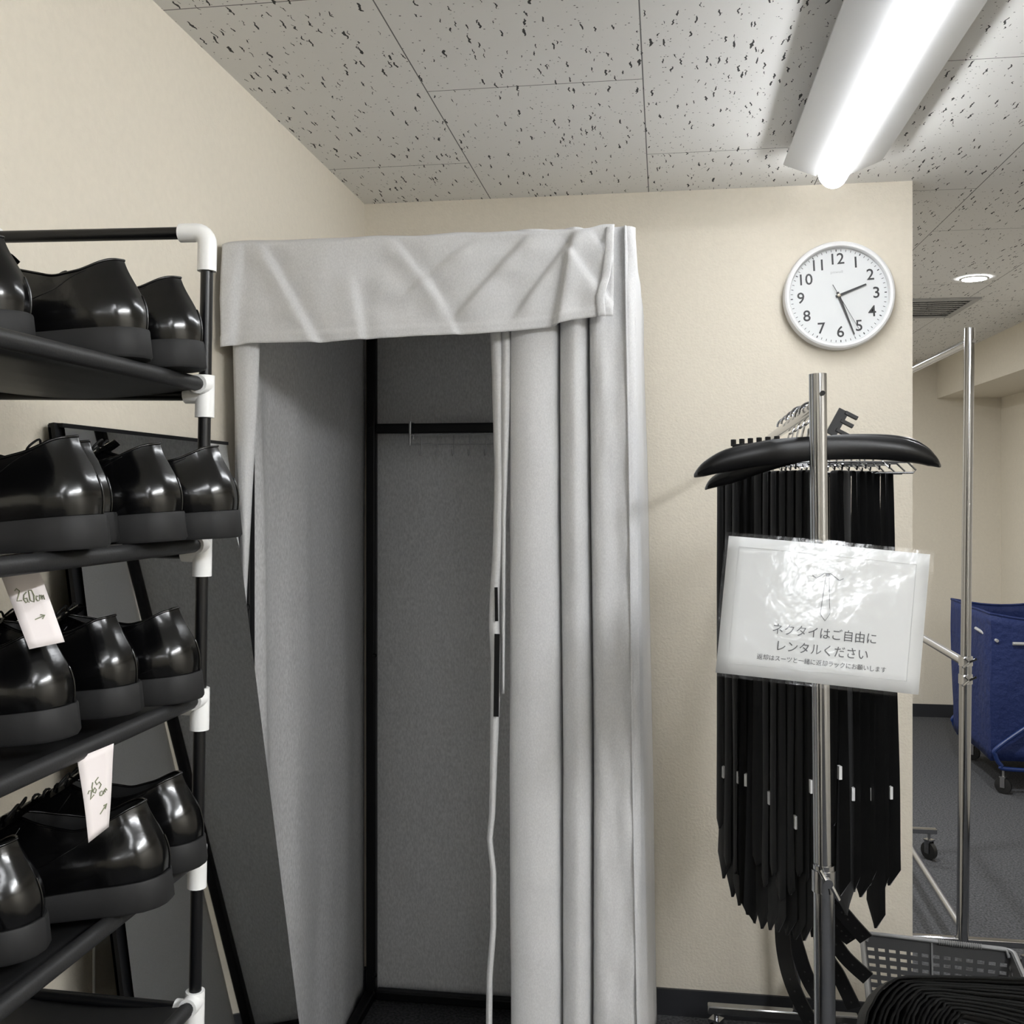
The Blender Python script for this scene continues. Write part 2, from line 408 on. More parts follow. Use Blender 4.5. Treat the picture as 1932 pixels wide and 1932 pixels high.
# ------------------------------------------------------------------ shoes
SL = 0.268
def shoe_meshes(side):
    L_ = SL
    st = [0, .012, .035, .08, .16, .28, .40, .52, .62, .72, .82, .90, .955, .987, 1.0]
    hw = [0, .014, .0235, .0315, .0355, .0345, .0345, .0385, .0435, .0460, .0430, .0340, .0230, .0115, 0]
    def wl(t, s):
        h = interp(st, hw, t)
        curve = 0.006 * math.sin(PI * smooth01(t)) * side
        return s * h * (1.04 if s * side > 0 else 0.97) + curve * (t - 0.15)
    NP = 44
    ts = []
    for i in range(NP + 1):                       # denser near both ends
        a = i / NP; ts.append(0.5 - 0.5 * math.cos(PI * a))
    loop = [(t, 1) for t in ts] + [(t, -1) for t in ts[-2:0:-1]]
    n = len(loop)
    def outline(t, s, grow): 
        p = Vector((t * L_, wl(t, s), 0))
        return p
    base = [outline(t, s, 0) for t, s in loop]
    cen = Vector((L_ * 0.45, 0, 0))
    # outward normals in plan
    nrm = []
    for i in range(n):
        tg = base[(i + 1) % n] - base[i - 1]
        nn = Vector((tg.y, -tg.x, 0)); 
        if nn.length < 1e-9: nn = Vector((-1, 0, 0))
        nn.normalize()
        if nn.dot(base[i] - cen) < 0: nn = -nn
        nrm.append(nn)
    def zs(t): return 0.0320 - 0.007 * smooth01(t / 0.75) + 0.004 * smooth01((t - .8) / .2)
    def zb(t): return 0.012 * smooth01((t - .72) / .28)
    # sole with a slight flare and a welt lip
    b = MB(); rows = []
    for g, zz in ((-0.0015, 0.0), (0.0012, 0.0), (0.0035, 0.1), (0.0022, 0.93), (0.0012, 1.0), (-0.004, 1.0)):
        row = []
        for (t, s), p, nn in zip(loop, base, nrm):
            q = p + nn * g; q.z = lerp(zb(t), zs(t), zz); row.append(q)
        rows.append(row)
    b.grid(rows, closed_u=True)
    b.add(rows[0], [tuple(range(n))]); b.add(rows[-1], [tuple(range(n - 1, -1, -1))])
    sole = b
    # collar loop
    def collar(t, s):
        g = 1 - (1 - t) ** 2.15
        cx = 0.018 + 0.130 * g
        tt = cx / 0.148
        h = interp([0, .05, .15, .35, .6, .8, .93, 1.0], [0.0, .013, .0215, .0255, .0235, .0185, .0105, 0.0], (cx - 0.018) / 0.130)
        z = interp([0, .10, .30, .5, .75, 1.0], [0.1085, .106, .094, .0885, .097, .108], (cx - 0.018) / 0.130)
        return Vector((cx + 0.002, s * h, z))
    MR = 13
    rows = []
    for j in range(MR + 1):
        q = j / MR; row = []
        for i, ((t, s), p, nn) in enumerate(zip(loop, base, nrm)):
            P0 = p - nn * 0.0012; P0 = Vector((P0.x, P0.y, zs(t) - 0.001))
            P3 = collar(t, s)
            fz = smooth01((t - 0.30) / 0.55)
            d = Vector((P0.x - P3.x, P0.y - P3.y, 0))
            P1 = P0 + Vector((0, 0, lerp(0.036, 0.036 - 0.006 * t, fz))) + nn * lerp(0.008, 0.0015, fz)
            k = lerp(0.30, 0.46, fz)
            P2 = P3 + d * k + Vector((0, 0, -lerp(0.026, 0.030, fz)))
            c = P0 * (1 - q) ** 3 + P1 * 3 * q * (1 - q) ** 2 + P2 * 3 * q * q * (1 - q) + P3 * q ** 3
            row.append(c)
        rows.append(row)
    up = MB(); up.grid(rows, closed_u=True)
    # piping round the topline, heel-back strip and quarter seam
    up.tube(rows[-1], 0.0017, 6, closed=True)
    up.tube([rows[j][0] + Vector((-0.0003, 0, 0)) for j in range(0, 7)], 0.0011, 6)
    def on(i, j): return rows[j][i % n]
    tmid = min(range(NP), key=lambda i: abs(ts[i] - 0.50))
    thel = min(range(NP), key=lambda i: abs(ts[i] - 0.13))
    tfor = min(range(NP), key=lambda i: abs(ts[i] - 0.36))
    for sg in (1, -1):
        pth = []
        for q in range(0, 17):
            a = q / 16; i = lerp(thel, tmid, a ** 0.8); j = lerp(MR - 0.4, 4.5, smooth01(a * 1.0))
            i0, j0 = int(i), int(j); fi, fj = i - i0, j - j0
            def ii(x): return x if sg > 0 else (n - x)
            c = (on(ii(i0), j0) * (1 - fi) * (1 - fj) + on(ii(i0 + 1), j0) * fi * (1 - fj) + on(ii(i0), min(j0 + 1, MR)) * (1 - fi) * fj + on(ii(i0 + 1), min(j0 + 1, MR)) * fi * fj)
            pth.append(c)
        up.tube(pth, 0.0009, 5)
        pth = [on((tmid + 4) if sg > 0 else n - (tmid + 4), j) for j in range(2, MR)]
        up.tube(pth, 0.0009, 5)
    # lining and insole
    lin = MB(); lrows = [rows[-1]]
    for q, inset in ((0.15, 0.0025), (0.6, 0.0035), (1.0, 0.004)):
        row = []
        for (t, s), p in zip(loop, rows[-1]):
            c = Vector((0.078, 0, 0)); d = Vector((p.x, p.y, 0)) - c
            f = max(0, 1 - inset / max(d.length, 0.004)); 
            row.append(Vector((c.x + d.x * f, c.y + d.y * f, lerp(p.z, 0.039, q) - 0.001)))
        lrows.append(row)
    lin.grid(lrows, closed_u=True); lin.add(lrows[-1], [tuple(range(n))])
    # tongue
    tg = MB(); tp = []
    for q in range(7):
        a = q / 6
        x = lerp(0.172, 0.132, a); z = lerp(0.095, 0.1195, a); hwid = lerp(0.012, 0.0205, a) * (1, 1, 1, 1, 1, 0.92, 0.62)[q]
        tp.append([Vector((x - 0.004 * (e * e), e * hwid, z - 0.006 * e * e)) for e in (-1, -.66, -.33, 0, .33, .66, 1)])
    tg.grid(tp)
    # laces: four bars over the facing and a bow
    lc = MB()
    for q in range(4):
        x = 0.148 + q * 0.0125; z = 0.1085 - q * 0.0056; h = 0.0125
        lc.tube([(x - 0.001, -h, z - 0.004), (x, -h * .5, z), (x, 0, z + 0.0012), (x, h * .5, z), (x - 0.001, h, z - 0.004)], 0.0016, 6)
    for sg in (1, -1):
        lc.tube(spline([(0.146, 0, 0.112), (0.142, sg * 0.012, 0.119), (0.147, sg * 0.024, 0.112), (0.152, sg * 0.020, 0.106), (0.148, sg * 0.004, 0.111)], 5), 0.0013, 6)
    return sole, up, lin, tg, lc
SHOE = {}
for sd in (1, -1):
    so, up, li, tg_, la = shoe_meshes(sd)
    root = bpy.data.objects.new('dress_shoe', None)
    SHOE[sd] = [('upper', up, M_leather, 1), ('sole', so, M_sole, 0), ('lining', li, M_lining, 0), ('tongue', tg_, M_leather, 0), ('laces', la, M_lace, 0)]
SHOE_ME = {}
shoe_list = [  # side, heel x, y, shelf, yaw deg, pitch deg, label
    (1, -0.542, 1.150, 0, 10, 0, 'polished black dress shoe on the top shelf right beside the corner post'),
    (-1, -0.562, 1.058, 0, 14, 0, 'second polished black shoe from the corner post on the top shelf, showing its whole side'),
    (1, -0.630, 0.950, 0, 28, 0, 'black shoe on the top shelf cut off by the photo\'s left edge'),
    (-1, -0.505, 1.168, 1, 17, -1, 'black shoe on the second shelf overhanging past the white corner joint'),
    (1, -0.535, 1.085, 1, 9, 0, 'black shoe on the second shelf just left of the overhanging one'),
    (-1, -0.583, 1.020, 1, 4, 0, 'mostly hidden black shoe on the second shelf wedged behind the nearest heel'),
    (1, -0.540, 0.930, 1, 9, 0, 'nearest black shoe on the second shelf, above the upper paper tag'),
    (1, -0.552, 1.165, 2, 10, 0, 'black lace-up shoe on the third shelf beside the corner post'),
    (-1, -0.587, 1.080, 2, 3, 0, 'middle black shoe on the third shelf, below the upper paper tag'),
    (1, -0.595, 0.970, 2, 12, 0, 'black shoe on the third shelf at the photo\'s left edge'),
    (-1, -0.548, 1.165, 3, 10, 0, 'black shoe with open top on the fourth shelf beside the corner post'),
    (1, -0.537, 1.060, 3, 16, 0, 'black shoe on the fourth shelf with the lower paper tag hanging over it'),
    (-1, -0.598, 0.920, 3, 8, 0, 'black shoe on the fourth shelf cut off by the photo\'s left edge'),
]
for sd, hx, y, k, yaw, pitch, lab in shoe_list:
    hx *= 0.943; y *= 0.943
    z = SHZ[k] + 0.0085
    r = thing('dress_shoe', lab, 'shoe', (hx, y, z), 'black dress shoes on the rack')
    for nm, mb, mt, sub in SHOE[sd]:
        key = (sd, nm)
        if key not in SHOE_ME:
            o = mb.build(nm, mt, r, origin=(0, 0, 0), sub=sub, sharp=50 if nm == 'sole' else 80); SHOE_ME[key] = o
        else:
            o = SHOE_ME[key].copy(); COL.objects.link(o); o.parent = r
    r.scale = (1, 0.965, 0.955)
    r.rotation_euler = (0, R(3.0 + pitch), PI + R(yaw))

# ------------------------------------------------------------------ text helper
def text_mesh(body, size, align='CENTER', extrude=0.0002, bold=0.0):
    cu = bpy.data.curves.new('t', 'FONT'); cu.body = body; cu.size = size; cu.align_x = align; cu.align_y = 'CENTER'; cu.extrude = extrude; cu.offset = bold; cu.resolution_u = 3
    o = bpy.data.objects.new('t', cu); COL.objects.link(o)
    bpy.context.view_layer.update()
    dg = bpy.context.evaluated_depsgraph_get()
    me = bpy.data.meshes.new_from_object(o.evaluated_get(dg))
    vs = [v.co.copy() for v in me.vertices]; fs = [tuple(p.vertices) for p in me.polygons]
    bpy.data.objects.remove(o); bpy.data.meshes.remove(me); bpy.data.curves.remove(cu)
    return vs, fs

# ------------------------------------------------------------------ paper size tags
def strokes_on(b, strokes, P, r=0.0006):
    for s in strokes: b.tube([P(*q) for q in s], r, 5)
S_2 = [(0, .8), (.25, 1), (.55, .8), (.3, .4), (0, 0), (.6, 0.05)]
S_6 = [(.6, 1), (.2, .7), (.05, .3), (.25, 0), (.55, .15), (.5, .45), (.1, .35)]
S_0 = [(.1, .9), (.05, .1), (.4, 0), (.55, .5), (.4, .95), (.1, .9)]
S_5a = [(.1, .95), (.08, .55), (.45, .55), (.5, .15), (.1, 0)]
S_5b = [(.1, .95), (.6, 1)]
S_c = [(.5, .5), (.2, .55), (.1, .2), (.3, 0), (.55, .1)]
S_m = [(.05, 0), (.08, .5), (.1, .3), (.3, .5), (.33, 0), (.36, .35), (.55, .5), (.62, 0)]
S_up1 = [(.5, 0), (.5, 1)]
S_up2 = [(.2, .65), (.5, 1), (.8, .65)]
def paper_tag(corners, label, glyphs, th=0.0004, curl=0.006):
    A, B_, C_, D_ = [Vector(c) for c in corners]          # top left, top right, bottom right, bottom left
    nn = (B_ - A).cross(D_ - A).normalized()
    if nn.dot(EYE - A) < 0: nn = -nn
    def P(u, v, lift=0):
        p = lerp(lerp(A, B_, u), lerp(D_, C_, u), v)
        return p + nn * (curl * math.sin(PI * v) * 0.6 + curl * 1.2 * (1 - v) ** 3 * (0.4 + 0.6 * u) + lift)
    t = thing('paper_tag', label, 'tag', (A + B_) / 2, 'size tags on the shoe rack')
    b = MB(); b.grid([[P(i / 4, j / 12) for i in range(5)] for j in range(13)])
    b.build('paper', M_tagpaper, t, solid=th)
    g = MB()
    for strokes, (u0, v0), (gw, gh), rot in glyphs:
        for s in strokes:
            pth = []
            for x, y in s:
                xx, yy = x * gw, -y * gh
                c, sn = math.cos(rot), math.sin(rot)
                pth.append(P(u0 + (xx * c - yy * sn), v0 + (xx * sn + yy * c) * 0.45, 0.0008))
            g.tube(pth, 0.00055, 5)
    g.build('handwriting', M_ink, t)
rr = 0.15
paper_tag([W(-12, 1052, .957), W(62, 1044, .971), W(122, 1211, .962), W(55, 1225, .943)],
          'cream paper size tag marked 26.0cm hanging from the second shelf',
          [([S_2], (.16, .50), (.22, .30), rr), ([S_6], (.32, .53), (.20, .26), rr), ([[(0, 0), (.2, .05)]], (.44, .53), (.1, .1), rr), ([S_0], (.48, .53), (.25, .30), rr), ([S_c], (.64, .53), (.16, .22), rr), ([S_m], (.75, .52), (.20, .22), rr),
           ([S_up1, S_up2], (.42, .68), (.18, .30), R(78))])
rr = -0.9
paper_tag([W(143, 1430, .962), W(209, 1401, .985), W(205, 1560, .985), W(167, 1590, .965)],
          'white paper size tag marked 26.5cm hanging from the third shelf',
          [([S_2], (.22, .52), (.26, .22), rr * .4), ([S_6], (.36, .49), (.22, .30), rr * .5), ([S_5a, S_5b], (.52, .46), (.26, .28), rr * .5), ([S_c], (.55, .56), (.26, .22), rr * .3), ([S_m], (.70, .55), (.22, .18), rr * .5),
           ([S_up1, S_up2], (.50, .72), (.22, .32), R(58))])

# ------------------------------------------------------------------ leaning mirror
mz, mx_, mY0, mY1 = 1.588, -0.866, 1.352, 1.915
msl = 0.132                                   # lean outwards per metre of drop
def mp_(y, z, off=0):                          # point on the mirror face
    return Vector((mx_ + (mz - z) * msl + off, y, z + off * msl))
mb_z = 0.02
t = thing('standing_mirror', 'tall black framed mirror leaning on the left wall between rack and booth', 'mirror', (mx_ + mz * msl, (mY0 + mY1) / 2, 0))
b = MB(); FW = 0.006
for y in (mY0 + FW / 2, mY1 - FW / 2):
    b.bar(mp_(y, mb_z, 0.004), mp_(y, mz, 0.004), FW, 0.022, up=(0, 1, 0))
for z in (mb_z + FW / 2, mz - FW / 2):
    b.bar(mp_(mY0, z, 0.004), mp_(mY1, z, 0.004), 0.022, FW, up=(0, 0, 1))
b.build('frame', M_blackframe, t, smooth=False)
b = MB(); b.add([mp_(mY0 + FW, mb_z, 0.0135), mp_(mY1 - FW, mb_z, 0.0135), mp_(mY1 - FW, mz - FW, 0.0135), mp_(mY0 + FW, mz - FW, 0.0135)], [(0, 1, 2, 3)])
b.build('glass', M_mirror, t, smooth=False)
b = MB(); b.add([mp_(mY0, mb_z, -0.008), mp_(mY1, mb_z, -0.008), mp_(mY1, mz, -0.008), mp_(mY0, mz, -0.008)], [(3, 2, 1, 0)])
b.build('back_board', M_blackframe, t, smooth=False)
# white strip on the wall low down
tag(MB().tube([WX(177, 1700, XL + 0.004), WX(177, 2300, XL + 0.004)], 0.0022, 8).build('cable', M_cable), 'thin white vertical cable low on the left wall behind the rack', 'cable')

# ------------------------------------------------------------------ fitting booth
BX0, BX1, BY0, BY1, BZ = -0.835, -0.075, 1.965, 2.865, 1.975
booth = thing('fitting_booth', 'grey fabric fitting booth with black frame standing in the corner', 'fitting booth', ((BX0 + BX1) / 2, (BY0 + BY1) / 2, 0))
PW = 0.028
def post(a, b_, nm='post'): 
    return MB().bar(a, b_, PW, PW, up=(0, 1, 0)).build(nm, M_blackframe, booth, smooth=False, bevel=0.005)
for x in (BX0, BX1):
    for y in (BY0, BY1):
        post((x, y, 0.02), (x, y, BZ))
for z, nm in ((0.04, 'bottom_bar'), (BZ - 0.014, 'top_bar')):
    for y in (BY0, BY1):
        if nm == 'bottom_bar' and y == BY0: continue
        post((BX0 + 0.014, y, z), (BX1 - 0.014, y, z), nm)
    for x in (BX0, BX1):
        post((x, BY0 + 0.014, z), (x, BY1 - 0.014, z), nm)
HZ = 1.672
post((BX0 + 0.014, BY1 - 0.004, HZ), (BX1 - 0.014, BY1 - 0.004, HZ), 'hanging_bar')
for (x, y, z, dx, dy) in ((BX0, BY1, 1.68, -1, -1), (BX0 + 0.01, BY1, 1.02, 1, -1), (BX0 + 0.01, BY1, 0.10, 1, -1)):
    MB().lathe([(0.0065, 0), (0.0065, 0.006), (0.003, 0.010)], (x + dx * 0.004, y - 0.014, z), (0, -1, 0), 12).build('bolt', M_blackframe, booth)
for z in (1.26, 1.04):
    MB().lathe([(0.008, 0), (0.008, 0.010), (0.004, 0.016)], (BX0 + 0.006, BY0 - 0.014, z), (0.5, -1, 0), 12).build('bolt', M_blackframe, booth)

def cloth_panel(name, f, nu, nv, mt, thick=0.0025):
    b = MB(); b.grid([[f(i / nu, j / nv) for i in range(nu + 1)] for j in range(nv + 1)])
    return b.build(name, mt, booth, solid=thick, sharp=180)
# left side panel, inside face lit through the opening
def f_left(u, v):
    y = lerp(BY0 - 0.02, BY1 + 0.02, u); z = lerp(BZ + 0.012, 0.03, v)
    fold = 0.006 * math.sin(u * 17 + 1.2) + 0.012 * nz(u * 3.2, v * 1.4, 3) + 0.004 * nz(u * 12, v * 3, 5)
    fold += 0.018 * math.exp(-((u - 0.10 - 0.10 * v) / 0.045) ** 2) * smooth01(v * 3)
    return Vector((BX0 - 0.024 + fold * smooth01(v * 8), y, z))
cloth_panel('left_panel', f_left, 60, 50, M_fabric_side)
def f_back(u, v):
    x = lerp(BX0 - 0.02, BX1 + 0.02, u); z = lerp(BZ + 0.012, 0.035, v)
    fold = 0.010 * nz(u * 3, v * 2.2, 9) + 0.003 * nz(u * 10, v * 9, 2) + 0.006 * nz(u * 9, v * 14, 4) * smooth01((v - .85) / .1)
    return Vector((x, BY1 + 0.026 + fold, z))
cloth_panel('back_panel', f_back, 50, 60, M_fabric_side)
def f_right(u, v):
    y = lerp(BY0 - 0.035, BY1 + 0.02, u); z = lerp(BZ + 0.012, 0.01, v)
    fl = 0.030 * v ** 1.3
    z += 0.004 * (1 - smooth01(u / 0.12)) * (1 - smooth01(v / 0.1))
    fold = 0.010 * math.sin(u * 13 + 0.6) * smooth01(v * 4) + 0.008 * nz(u * 4, v * 2.5, 17)
    x = BX1 + 0.018 + fl + fold * (0.4 + 0.6 * u)
    if u < 0.06: x -= (0.06 - u) * 0.25
    return Vector((x, y, z))
cloth_panel('right_panel', f_right, 56, 60, M_fabric)
def f_roof(u, v):
    x = lerp(BX0 - 0.024, BX1 + 0.018, u); y = lerp(BY0 - 0.02, BY1 + 0.026, v)
    return Vector((x, y, BZ + 0.012 - 0.012 * math.sin(PI * u) * math.sin(PI * v)))
cloth_panel('roof_panel', f_roof, 12, 12, M_fabric_side)

# front left curtain leaf: a narrow strip wrapping the front post
def f_leftleaf(u, v):
    z = lerp(BZ, 0.05, v)
    u0 = lerp(438, 462, smooth01(v / 0.55)) + 30 * smooth01((v - .5) / .5)
    u1 = interp([0, .10, .16, .237, .29, .345, .40, 1], [492, 490, 486, 477, 472, 466, 462, 470], v)
    uu = lerp(u0, max(u1, u0 + 3), u)
    y = BY0 - 0.030 - 0.010 * math.sin(PI * u)
    return Vector((XY(uu, y), y, z))
cloth_panel('left_leaf', f_leftleaf, 8, 40, M_fabric)

# right curtain leaf with deep folds
KX = [XY(q, 1.95) for q in (957, 968, 1005, 1045, 1054, 1060, 1085, 1104, 1109, 1116, 1135, 1160, 1185, 1198)]
KY = [1.985, 1.948, 1.932, 1.948, 1.990, 1.952, 1.930, 1.950, 1.992, 1.945, 1.932, 1.940, 1.938, 1.952]
SP = spline([Vector((a, b_, 0)) for a, b_ in zip(KX, KY)], 7)
def f_rightleaf(u, v):
    i = u * (len(SP) - 1); i0 = min(int(i), len(SP) - 2); p = lerp(SP[i0], SP[i0 + 1], i - i0)
    z = lerp(BZ + 0.016, 0.012, v)
    x = p.x + 0.014 * v * (0.2 + u) + 0.004 * nz(u * 2, v * 3, 1)
    dent = 0.0035 * nz(u * 5, v * 16, 2) + 0.009 * nz(u * 11, v * 22, 8) * smooth01((u - 0.70) / 0.1)
    for (vc_, sl, a_) in ((0.42, 0.05, .002), (0.55, 0.06, .002), (0.70, -0.01, .0025), (0.83, 0.02, .0025), (0.62, .04, .002)):
        dent -= a_ * math.exp(-((v - vc_ - sl * u) / 0.006) ** 2) * (1 if u < .62 else 0)
    return Vector((x, p.y + dent, z))
rl = cloth_panel('right_leaf', f_rightleaf, 110, 110, M_fabric)
# pale hem strip hanging at the leaf's inner edge
def f_hem(u, v):
    z = lerp(BZ - 0.02, 0.02, v)
    zc = 1.97
    vv = HV - (z - EYE.z) / zc * FPX
    c = interp([600, 700, 900, 1030, 1110, 1170, 1250, 1350, 1460, 1540, 1590, 1650, 1760, 1850, 1932], [937, 940, 943, 940, 935, 933, 936, 934, 931, 929, 924, 931, 931, 924, 923], vv)
    wd = interp([600, 700, 900, 1100, 1180, 1350, 1500, 1600, 1932], [24, 22, 18, 18, 20, 15, 11, 9, 10], vv)
    uu = c + (u - 0.5) * wd * 1.0
    y = 1.965 - 0.010 * math.sin(PI * u) + 0.006 * nz(v * 9, 2, 0)
    return Vector((XY(uu, y), y, z))
hem = cloth_panel('curtain_hem', f_hem, 6, 90, M_hem)
def f_hem2(u, v):            # second turned hem, wider at the top
    z = lerp(BZ - 0.02, 1.10, v)
    uu = lerp(interp([0, 1], [947, 948], v), interp([0, .35, .6, 1], [966, 962, 954, 951], v), u)
    y = 1.958 - 0.008 * math.sin(PI * u)
    return Vector((XY(uu, y), y, z))
cloth_panel('curtain_hem', f_hem2, 5, 40, M_hem)
for (v0, v1, ua, ub, wd) in ((1108, 1172, 936, 937, 6), (1196, 1352, 938, 936, 10)):
    a, b_ = WY(ua, v0, 1.949), WY(ub, v1, 1.949)
    MB().bar(a, b_, wd / FPX * 1.96, 0.002, up=(0, 1, 0)).build('fastener_strip', M_blackplastic, booth, smooth=False)

# valance
def f_val(u, v):
    x = lerp(-0.863, XY(1158, 1.925), u)
    zt = 1.992 + 0.004 * nz(u * 9, 0, 3) + 0.006 * smooth01((u - .93) / .05)
    zb_ = interp([0, .07, .26, .34, .5, .67, .78, .85, .9, .97, 1], [1.775, 1.782, 1.779, 1.782, 1.787, 1.789, 1.794, 1.800, 1.810, 1.816, 1.815], u)
    z = lerp(zt, zb_, v)
    y = 1.915 - 0.010 * math.sin(PI * v * 0.5)
    def crease(u0, v0, u1, v1, a, wd):
        dx_, dy_ = u1 - u0, (v1 - v0) * 0.27; L2 = dx_ * dx_ + dy_ * dy_
        px, py = u - u0, (v - v0) * 0.27
        tt = max(0, min(1, (px * dx_ + py * dy_) / L2)); sd_ = (px * dy_ - py * dx_) / math.sqrt(L2)
        dd = math.hypot(px - dx_ * tt, py - dy_ * tt)
        return a * (math.atan(sd_ / (wd * 0.5)) / 1.57) * math.exp(-(dd / 0.038) ** 2)
    d = 0.010 * nz(u * 5, v * 1.5, 0) + 0.004 * nz(u * 14, v * 5, 4)
    d += crease(.12, .15, .26, 1.0, .010, .006) + crease(.45, .05, .55, .55, .006, .005) + crease(.55, .5, .62, 1.0, .005, .006)
    d += crease(.68, .05, .50, .55, -.005, .008) + crease(.80, .05, .63, .75, -.008, .008) + crease(.92, .05, .78, .75, -.008, .006)
    d += crease(.90, .1, .86, 1.0, -.012, .006) + crease(.90, .3, .985, .8, .008, .006) + crease(.36, .6, .38, 1.0, .006, .004)
    d += crease(.93, .02, .99, .35, .006, .006) + crease(.05, .1, .03, .95, .006, .006)
    y += d * smooth01(v * 4) 
    if v > 0.9: y -= 0.003
    if v < 0.06: y += (0.06 - v) * 0.6
    return Vector((x, y, z))
cloth_panel('valance', f_val, 150, 46, M_fabric)
# hemmed right end of the valance
def f_vend(u, v):
    zt, zb_ = 1.996, 1.815; z = lerp(zt, zb_, v)
    c = interp([0, .3, .6, .8, 1], [1152, 1149, 1143, 1132, 1135], v)
    uu = c + (u - .5) * 15; y = min(f_val(q_, v).y for q_ in (.955, .97, .985, 1.0)) - 0.0035 - 0.002 * math.sin(PI * u)
    return Vector((XY(uu, y), y, z))
cloth_panel('valance_hem', f_vend, 5, 24, M_fabric)

# over-bar hook rack inside the booth
hy = BY1 - 0.004
hx0, hx1 = XY(777, hy), XY(965, hy)
t = thing('hook_rack', 'small grey wire hook rack clipped over the bar inside the booth', 'hook rack', ((hx0 + hx1) / 2, hy, HZ))
b = MB()
for x in (hx0, hx1):
    b.tube([(x, hy + 0.017, HZ - 0.03), (x, hy + 0.017, HZ + 0.017), (x, hy - 0.019, HZ + 0.017), (x, hy - 0.021, HZ - 0.05)], 0.004, 8)
b.build('bracket', M_steel, t)
b = MB()
b.tube([(hx0, hy - 0.022, HZ - 0.019), (hx1, hy - 0.022, HZ - 0.019)], 0.0018, 8)
b.tube([(hx0, hy - 0.022, HZ - 0.047), (hx1, hy - 0.022, HZ - 0.047)], 0.0018, 8)
b.build('wire_rail', M_steel, t)
for k in range(6):
    x = XY(795 + k * 30.5, hy - 0.024)
    MB().tube([(x, hy - 0.024, HZ - 0.019), (x, hy - 0.024, HZ - 0.072)] + [(x - 0.002, hy - 0.024 - 0.008 + 0.008 * math.cos(a), HZ - 0.072 - 0.008 * math.sin(a)) for a in (0.6, 1.2, 1.8, 2.5, 3.1)] + [(x - 0.002, hy - 0.041, HZ - 0.062)], 0.0016, 8).build('hook', M_steel, t)

# ------------------------------------------------------------------ clock
cc = Vector((WY(1583, 557, 2.92).x, YB, WY(1583, 557, 2.92).z)); CRAD = 0.149
t = thing('wall_clock', 'round white wall clock with black numerals hanging on the back wall', 'clock', cc)
tilt = R(3.0)
F = Vector((0, -1, 0)); UPc = Vector((-math.sin(tilt), 0, math.cos(tilt))); RTc = Vector((math.cos(tilt), 0, math.sin(tilt)))
def cp(r, deg, d): a = R(deg); return cc + RTc * (r * math.sin(a)) + UPc * (r * math.cos(a)) + F * d
MB().lathe([(CRAD - 0.008, 0.001), (CRAD, 0.006), (CRAD, 0.030), (CRAD - 0.003, 0.038), (CRAD - 0.008, 0.041), (CRAD - 0.014, 0.040), (CRAD - 0.0165, 0.036), (CRAD - 0.0165, 0.020)], cc, F, 72, cap1=False).build('case', M_clockwhite, t)
MB().lathe([(0, 0.0205), (CRAD - 0.0162, 0.0205)], cc, F, 72, cap0=False, cap1=False).build('dial', M_dial, t)
for k in range(12):
    vs, fs = text_mesh(str(k + 1), 0.043, bold=0.0004)
    o_ = cp(0.101, (k + 1) * 30, 0.0208)
    MB().add([o_ + RTc * p.x + UPc * p.y + F * (p.z + 0.0002) for p in vs], fs).build('numeral', M_clockblack, t, smooth=False)
b = MB()
for k in range(60):
    big_ = k % 5 == 0
    b.bar(cp(0.1225, k * 6, 0.0209), cp(0.1285, k * 6, 0.0209), 0.0026 if big_ else 0.0014, 0.0004, up=(0, 1, 0))
b.build('minute_marks', M_clockblack, t, smooth=False)
vs, fs = text_mesh('pmwoill', 0.0105); o_ = cp(0.066, -1, 0.0208)
MB().add([o_ + RTc * p.x + UPc * p.y + F * (p.z + 0.0002) for p in vs], fs).build('lettering', M_printgrey, t, smooth=False)
def hand(nm, deg, r0, r1, w0, w1, d, mt):
    a = R(deg); dr = RTc * math.sin(a) + UPc * math.cos(a); sd_ = RTc * math.cos(a) - UPc * math.sin(a)
    vs = []
    for dd in (d, d + 0.0012):
        vs += [cc + dr * r0 - sd_ * w0 + F * dd, cc + dr * r0 + sd_ * w0 + F * dd, cc + dr * r1 + sd_ * w1 + F * dd, cc + dr * r1 - sd_ * w1 + F * dd]
    MB().add(vs, [(0, 1, 2, 3), (7, 6, 5, 4), (0, 4, 5, 1), (1, 5, 6, 2), (2, 6, 7, 3), (3, 7, 4, 0)]).build(nm, mt, t, smooth=False)
hand('hour_hand', 71, -0.008, 0.079, 0.0036, 0.0022, 0.024, M_clockblack)
hand('minute_hand', 162, -0.010, 0.116, 0.0036, 0.0014, 0.0265, M_clockblack)
hand('second_hand', 153.5, -0.034, 0.110, 0.0008, 0.0005, 0.029, M_clockblack)
MB().lathe([(0.0045, 0.021), (0.0045, 0.031), (0.002, 0.032)], cc, F, 16).build('hub', M_gold, t)

# ------------------------------------------------------------------ garment racks
def caster(b, b2, p, r=0.028, rot=0):
    c, s_ = math.cos(rot), math.sin(rot)
    p = Vector(p)
    b2.lathe([(r * .55, -0.011), (r, -0.009), (r, 0.009), (r * .55, 0.011)], p, (c, s_, 0), 20)
    for q in (-1, 1):
        b.box(p + Vector((c, s_, 0)) * (q * 0.014) + Vector((0, 0, 0.016)), (0.003, 0.022, 0.05), Matrix.Rotation(rot, 3, 'Z'))
    b.box(p + Vector((0, 0, 0.043)), (0.032, 0.03, 0.006), Matrix.Rotation(rot, 3, 'Z'))
    b.tube([p + Vector((0, 0, 0.04)), p + Vector((0, 0, 0.075))], 0.006, 10)

